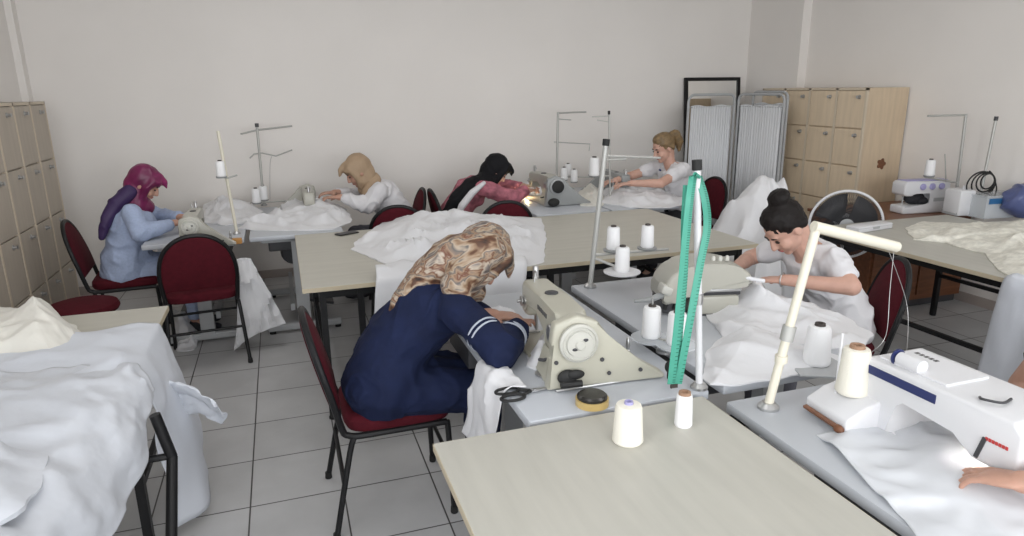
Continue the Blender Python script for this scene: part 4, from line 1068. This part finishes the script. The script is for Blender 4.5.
# woman in navy
wr, wl = V((.775, 2.265, .832)), V((.715, 2.43, .835))
fA = person('woman in navy tunic and brown patterned headscarf bent over the cream machine', .31, 2.56, rd(-6), rd(42), rd(60), rd(22),
    {'R': (V((.66, 2.10, .815)), wr, (.55, .80, -.05), (.1, 0, -1), (-.6, .5, 0)), 'L': (V((.60, 2.70, .82)), wl, (.9, -.35, -.05), (0, 0, -1), (-.3, -.8, 0))},
    1.0, M_skin, 'long', M_denim, M_denim, scarf=M_pattern, headoff=(-.035, 0, .025), topname='tunic', botname='trousers', peak=.05, eyes=True, curve=1.05, slim=1.12,
    tail=[([py(482, 250, 2.47), py(456, 258, 2.49), py(428, 276, 2.51), py(403, 300, 2.52), py(386, 324, 2.52)], [.09, .095, .075, .045, .016]), ([py(470, 265, 2.44), py(455, 285, 2.38), py(469, 304, 2.32)], [.085, .06, .018])])
c = MB(); c.chain([py(404, 300, 2.52), py(422, 299, 2.49), py(440, 301, 2.46)], [.035, .052, .035]); organic('undershirt', c, .008, M_wtop, fA.root, 4)
for (a, b, k, r) in ((fA.sh['R'], V((.66, 2.10, .815)), .62, .062), (fA.sh['R'], V((.66, 2.10, .815)), .69, .0615), (V((.66, 2.10, .815)), wr, .56, .053), (V((.66, 2.10, .815)), wr, .64, .051)):
    cc = a.lerp(b, k); u_, v_ = frame((b-a)); 
    world(MB().tube([cc+(u_*cos(q)+v_*sin(q))*(r+.0035) for q in [2*pi*i/28 for i in range(28)]], .0036, 6, closed=True).build('stitched_band', M_trim, fA.root), fA.root)
# woman with the bun
wl, wr = V((2.06, 2.50, .835)), V((2.02, 2.66, .835))
fB = person('woman in white top with dark hair in a bun, sewing at the right', 2.56, 2.52, pi, rd(34), rd(50), rd(-4),
    {'L': (V((2.29, 2.20, .845)), V((2.12, 2.40, .84)), (-.55, .75, -.1), (0, 0, -1), (.6, .6, 0)), 'R': (V((2.22, 2.80, .84)), wr, (-.7, -.55, -.1), (0, 0, -1), (.5, -.7, 0))},
    1.0, M_skin_pale, 'short', M_wtop, M_skirt2, hair=M_hair, bun=True, topname='blouse', botname='trousers', seat=-.035)
world(MB().tube([V((2.105, 2.415, .84))+V((.031*cos(a), .02*cos(a), .031*sin(a))) for a in [2*pi*i/20 for i in range(20)]], .003, 6, closed=True).build('watch_strap', M_steel, fB.root), fB.root)
# woman in magenta scarf
fD = person('woman in light blue tunic and magenta headscarf seated at the left back', -1.09, 5.20, rd(4), rd(15), rd(38), rd(-8),
    {'R': (V((-.93, 4.93, .80)), V((-.745, 5.05, .835)), (.8, .35, 0), (0, 0, -1), (-.2, .8, 0)), 'L': (V((-.90, 5.44, .83)), V((-.72, 5.27, .835)), (.85, -.3, 0), (0, 0, -1), (-.2, -.8, 0))},
    .94, M_skin, 'long', M_ltblue, M_ltblue, scarf=M_purple, peak=.035, topname='tunic', botname='trousers', tailmat=M_purptail, slim=1.25, seat=-.06,
    tail=[([py(130, 192, 5.15), py(116, 204, 5.11), py(107, 219, 5.07), py(102, 238, 5.05)], [.05, .052, .042, .016])])
# woman in tan scarf, facing left
fE = person('woman in white blouse and tan headscarf reaching to her machine', .94, 5.70, rd(184), rd(34), rd(34), rd(0),
    {'L': (V((.62, 5.44, .80)), V((.42, 5.52, .87)), (-.85, .25, .05), (0, 0, -1), (.2, .8, 0)), 'R': (V((.60, 5.92, .82)), V((.40, 5.74, .88)), (-.85, -.25, .05), (0, 0, -1), (.2, -.8, 0))},
    1.0, M_skin, 'long', M_wtop, M_skirt2, scarf=M_tan, peak=.04, topname='blouse', botname='trousers', slim=1.1, seat=-.05,
    tail=[([py(374, 180, 5.66), py(369, 192, 5.60), py(366, 204, 5.56)], [.06, .06, .045])])
# woman in black scarf
fF = person('woman in black headscarf and pink blouse bent over the beige and grey machine', 1.31, 5.60, 0, rd(42), rd(44), rd(-6),
    {'R': (V((1.80, 5.36, .80)), V((1.98, 5.48, .835)), (.8, .5, 0), (0, 0, -1), (-.5, .6, 0)), 'L': (V((1.84, 5.84, .84)), V((2.0, 5.68, .85)), (.9, -.3, 0), (0, 0, -1), (-.3, -.7, 0))},
    1.0, M_skin_pale, 'long', M_pink, M_dark, scarf=M_blackscarf, peak=.03, topname='blouse', botname='skirt', seat=-.03,
    tail=[([py(490, 178, 5.58), py(472, 188, 5.52), py(458, 200, 5.50), py(447, 214, 5.50)], [.075, .09, .08, .05])])
c = MB(); c.chain([py(484, 183, 5.34), py(472, 193, 5.32), py(462, 206, 5.32), py(458, 214, 5.32)], [.018, .03, .032, .02]); organic('white_scarf_edge', c, .007, M_wtop, fF.root, 3)
# blonde woman
fG = person('blonde woman with ponytail in a white patterned T-shirt by the mirror', 3.44, 5.30, rd(182), rd(22), rd(26), rd(2),
    {'L': (V((3.02, 5.02, .90)), V((2.80, 5.12, .90)), (-.9, .2, -.05), (0, 0, -1), (.2, .8, 0)), 'R': (V((2.98, 5.52, .90)), V((2.78, 5.36, .90)), (-.9, -.2, -.05), (0, 0, -1), (.2, -.8, 0))},
    1.0, M_skin_pale, 'short', M_wtop, M_dark, hair=M_blond, topname='t_shirt', botname='trousers')
mb = MB()
for a, b, d in ((660, 170, -.02), (679, 168, 0), (681, 174, -.02), (686, 171, .02), (672, 172, -.02)):
    q = fG.W((0, 0, 0)); pq = py(a, b, 5.13); mb.ell(pq, (.014, .012, .009), (0, .5, .3), 2)
world(mb.build('shirt_print', M_navy, fG.root), fG.root)
# person at the right edge, only a hand in view
fC = person('person at the right edge of the photo, only one hand in view at the needle', 2.26, 1.10, pi, rd(8), rd(20), 0,
    {'L': (pz(1033, 484, .845)+V((.25, -.02, .0)), pz(1033, 484, .845), pz(965, 471, .815)-pz(1033, 484, .845), (.1, -.25, -1), (0, 1, -.2)), 'R': (V((2.22, 1.40, .74)), V((2.08, 1.24, .66)), (-.9, -.2, -.1), (0, 0, -1), (.2, -.8, 0))},
    1.0, M_skin, 'short', M_dark, M_dark, hair=M_hair, bun=True, topname='t_shirt', botname='trousers')

# ------------------------------------------------------------------ cloth
def O(pts, z=.75): return [pz(a, b, z) for a, b in pts]
def th_(o, label, group=None, cat_='fabric'):
    bb = [V(v.co) for v in o.data.vertices]; c = sum(bb, V())/len(bb); c.z = min(v.z for v in bb)
    origin_to(o, c); return tag(o, label, cat_, group)
GW = 'white fabrics being sewn'
# left table heaps
th_(heap('folded_fabric', O([(-40, 340), (-30, 318), (10, 312), (40, 312), (66, 322), (84, 334), (80, 352), (55, 362), (10, 362), (-30, 366)]), .755, .13, M_cream_cloth, 11, 6, .045, p=3.2), 'ivory fabric heap on the far part of the left table', GW)
# big sheet over the left tables, hanging over their right edge
rows = [[(-1.85, 3.02, .77), (-1.3, 3.0, .775), (-.9, 2.97, .775), (-.60, 3.0, .778), (-.53, 3.0, .72), (-.48, 2.96, .45), (-.44, 2.92, .16)],
        [(-1.85, 2.75, .78), (-1.3, 2.75, .785), (-.9, 2.74, .785), (-.60, 2.78, .785), (-.52, 2.78, .72), (-.44, 2.80, .45), (-.42, 2.84, .14)],
        [(-1.85, 2.50, .785), (-1.3, 2.5, .79), (-.9, 2.5, .79), (-.60, 2.54, .79), (-.52, 2.58, .72), (-.475, 2.64, .42), (-.42, 2.72, .05)],
        [(-1.85, 2.33, .78), (-1.3, 2.34, .785), (-.9, 2.36, .785), (-.60, 2.42, .785), (-.525, 2.46, .71), (-.525, 2.52, .45), (-.53, 2.62, .05)]]
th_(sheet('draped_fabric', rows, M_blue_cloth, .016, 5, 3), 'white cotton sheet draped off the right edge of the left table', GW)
rows = [[(-1.85, 2.56, .80), (-1.2, 2.56, .80), (-.8, 2.52, .80), (-.60, 2.47, .80), (-.53, 2.43, .775), (-.49, 2.40, .72)],
        [(-1.85, 2.36, .825), (-1.2, 2.36, .83), (-.8, 2.32, .825), (-.60, 2.27, .815), (-.51, 2.24, .77), (-.48, 2.22, .70)],
        [(-1.85, 2.1, .82), (-1.2, 2.12, .83), (-.8, 2.12, .83), (-.58, 2.10, .81), (-.49, 2.08, .74), (-.47, 2.06, .62)],
        [(-1.85, 1.8, .82), (-1.2, 1.8, .82), (-.8, 1.82, .81), (-.62, 1.82, .78), (-.54, 1.80, .68), (-.52, 1.78, .58)],
        [(-1.85, 1.5, .82), (-1.2, 1.5, .81), (-.8, 1.5, .80), (-.62, 1.5, .76), (-.56, 1.5, .66), (-.54, 1.5, .5)],
        [(-1.85, 1.15, .80), (-1.2, 1.15, .80), (-.8, 1.15, .80), (-.62, 1.15, .75), (-.56, 1.15, .62), (-.54, 1.15, .45)]]
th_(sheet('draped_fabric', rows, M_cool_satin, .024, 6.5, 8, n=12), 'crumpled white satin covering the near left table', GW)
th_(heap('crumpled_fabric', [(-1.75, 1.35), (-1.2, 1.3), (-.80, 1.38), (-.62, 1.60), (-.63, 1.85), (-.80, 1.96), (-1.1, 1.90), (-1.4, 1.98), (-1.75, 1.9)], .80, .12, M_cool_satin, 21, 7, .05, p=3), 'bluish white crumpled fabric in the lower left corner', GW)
rows = [[(-.50, 2.70, .63), (-.43, 2.67, .61), (-.37, 2.64, .57), (-.33, 2.62, .53)], [(-.49, 2.73, .55), (-.42, 2.72, .53), (-.35, 2.70, .49), (-.30, 2.68, .46)], [(-.48, 2.76, .47), (-.42, 2.76, .45), (-.37, 2.75, .42), (-.335, 2.74, .40)]]
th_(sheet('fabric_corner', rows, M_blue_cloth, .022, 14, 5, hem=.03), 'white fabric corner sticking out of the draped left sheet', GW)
# table D
th_(heap('white_fabric', O([(200, 222), (205, 205), (222, 199), (250, 203), (262, 212), (250, 222), (226, 226)]), .753, .10, M_cloth, 31, 8, .035), 'white fabric heap behind the small grey machine at the left back', GW)
th_(heap('white_fabric', O([(236, 229), (262, 218), (290, 202), (322, 199), (345, 208), (352, 222), (330, 230), (270, 231)]), .753, .13, M_cloth, 32, 7, .04, peak=pz(318, 215, .75)), 'white fabric heap under the tan-scarfed woman\'s hands', GW)
rows = [[(-.36, 4.70, .62), (-.31, 4.71, .63), (-.26, 4.72, .62)], [(-.36, 4.64, .45), (-.28, 4.66, .47), (-.20, 4.68, .47)], [(-.38, 4.60, .25), (-.27, 4.63, .28), (-.13, 4.66, .30)], [(-.42, 4.57, .04), (-.28, 4.60, .12), (-.08, 4.62, .17)]]
th_(sheet('hanging_fabric', rows, M_cloth, .03, 11, 9, stretch=(1.8, 1.8, .35)), 'white fabric strip hanging to the floor by the lone aisle chair', GW)
th_(heap('white_fabric', [(p.x, p.y) for p in O([(168, 330), (172, 312), (186, 315), (200, 335), (196, 350), (178, 352)], 0)], .002, .16, M_cloth, 33, 9, .05), 'white fabric lying on the floor under the lone aisle chair', GW)
# middle table cloth
th_(heap('white_satin', O([(352, 250), (358, 240), (384, 222), (412, 219), (450, 216), (500, 216), (540, 219), (546, 235), (543, 262), (515, 268), (480, 272), (440, 274), (405, 277), (380, 262)]), .752, .10, M_cloth, 41, 5, .045, peak=pz(440, 232, .75), p=3), 'large crumpled white satin on the middle wooden table', GW)
rows = [[(.42, 3.56, .79), (.62, 3.54, .80), (.9, 3.52, .80), (1.25, 3.50, .78)], [(.40, 3.38, .778), (.62, 3.38, .785), (.9, 3.38, .785), (1.22, 3.38, .775)], [(.385, 3.345, .70), (.62, 3.335, .70), (.9, 3.34, .70), (1.20, 3.34, .70)], [(.37, 3.33, .58), (.60, 3.31, .58), (.9, 3.33, .56), (1.17, 3.33, .55)], [(.345, 3.32, .44), (.60, 3.29, .42), (.9, 3.32, .4), (1.15, 3.32, .40)]]
th_(sheet('hanging_satin', rows, M_cloth, .016, 6, 13), 'white satin hanging over the front edge of the middle table', GW)
# tables F and G
th_(heap('white_satin', O([(596, 202), (600, 188), (622, 180), (650, 186), (676, 196), (690, 203), (670, 208), (630, 208)]), .753, .13, M_cloth, 51, 7, .04, peak=pz(635, 197, .75)), 'white satin heap in front of the blonde woman', GW)
th_(heap('white_fabric', O([(580, 206), (575, 196), (592, 186), (604, 190), (603, 206)]), .753, .08, M_cream_cloth, 52, 8, .03), 'ivory fabric lump right of the grey machine at the back', GW)
th_(heap('white_fabric', [(1.95, 5.75), (2.0, 5.92), (2.2, 5.98), (2.35, 5.85), (2.2, 5.72)], .753, .14, M_cloth, 53, 8, .03), 'white fabric lump behind the black-scarfed woman\'s machine', GW)
# pile behind the woman with the bun
pb = py(757, 190, 4.05)
th_(heap('fabric_pile', [(2.78, 3.46), (2.76, 3.9), (2.85, 4.45), (3.25, 4.8), (3.7, 4.75), (3.85, 4.3), (3.55, 3.80), (3.30, 3.72), (3.05, 3.46)], .002, 1.06, M_cloth, 61, 4.2, .09, p=4.5, rings=50, peak=(3.40, 4.15)), 'tall pile of white fabric on the floor behind the woman with the bun', GW)
# cloth worked by the woman with the bun
th_(heap('white_satin', O([(690, 296), (722, 288), (756, 290), (790, 300), (845, 318), (872, 336), (860, 352), (800, 346), (745, 352), (716, 330)]), .753, .10, M_cloth, 71, 5, .04, peak=pz(765, 312, .75), p=2), 'white satin under the forearms of the woman with the bun', GW)
th_(heap('white_cotton', O([(704, 372), (706, 352), (728, 334), (748, 322), (790, 342), (846, 360), (842, 372), (790, 378), (735, 386), (712, 386)]), .753, .07, M_cloth, 72, 5, .03, peak=pz(752, 350, .75)), 'white cotton panel lying between the white pole and the cream pole', GW)
# cloth of table C
rows = [[pz(816, 433, .757), pz(880, 424, .757), pz(938, 418, .765), pz(965, 420, .772)], [pz(840, 455, .757), pz(900, 450, .765), pz(948, 444, .785), pz(985, 446, .785)], [pz(868, 484, .758), pz(915, 478, .775), pz(958, 470, .80), pz(1010, 472, .80)], [pz(905, 520, .758), pz(950, 512, .768), pz(990, 508, .78), pz(1040, 510, .79)], [pz(930, 560, .757), pz(980, 552, .765), pz(1030, 548, .77), pz(1090, 550, .78)]]
th_(sheet('translucent_fabric', rows, M_film, .010, 9, 81, n=10), 'translucent white fabric under the needle of the large white machine', GW)
# cloth of the woman in navy
th_(heap('white_fabric', O([(462, 330), (470, 312), (500, 308), (520, 318), (524, 332), (512, 346), (480, 348)], .752), .753, .055, M_cloth, 91, 8, .03), 'white fabric held under the hands of the woman in navy', GW)
th_(heap('white_fabric', O([(528, 352), (545, 338), (556, 346), (556, 366), (540, 372), (528, 366)]), .753, .085, M_cloth, 92, 10, .03), 'white fabric bunched between sleeve cuff and cream machine', GW)
rows = [[(.66, 2.16, .768), (.67, 2.02, .768), (.68, 1.90, .766)], [(.60, 2.17, .762), (.605, 2.03, .762), (.61, 1.91, .760)], [(.578, 2.17, .70), (.578, 2.03, .70), (.585, 1.90, .70)], [(.565, 2.20, .58), (.56, 2.04, .57), (.575, 1.88, .57)], [(.55, 2.24, .47), (.545, 2.05, .45), (.57, 1.87, .44)]]
th_(sheet('hanging_fabric', rows, M_cloth, .014, 10, 15, stretch=(1, 1, .5)), 'white fabric hanging off the table edge at the knees of the woman in navy', GW)
# right table lace
th_(heap('lace_fabric', O([(905, 228), (925, 222), (960, 224), (1000, 222), (1060, 226), (1090, 260), (1030, 284), (1000, 272), (985, 255), (945, 243), (915, 240)]), .753, .08, M_lace, 101, 6, .03, peak=pz(1020, 245, .75), p=2.2), 'ivory lace fabric spread on the right table', GW)
rows = [[(3.40, 2.28, .775), (3.40, 2.05, .78), (3.40, 1.80, .78)], [(3.345, 2.29, .75), (3.34, 2.06, .755), (3.34, 1.8, .755)], [(3.325, 2.30, .60), (3.32, 2.06, .60), (3.32, 1.8, .6)], [(3.315, 2.31, .40), (3.30, 2.06, .40), (3.31, 1.8, .4)], [(3.30, 2.32, .15), (3.29, 2.06, .15), (3.30, 1.8, .15)]]
th_(sheet('hanging_fabric', rows, M_blue_cloth, .018, 8, 17, stretch=(1, 1, .35)), 'white fabric hanging from the right table down to the floor', GW)
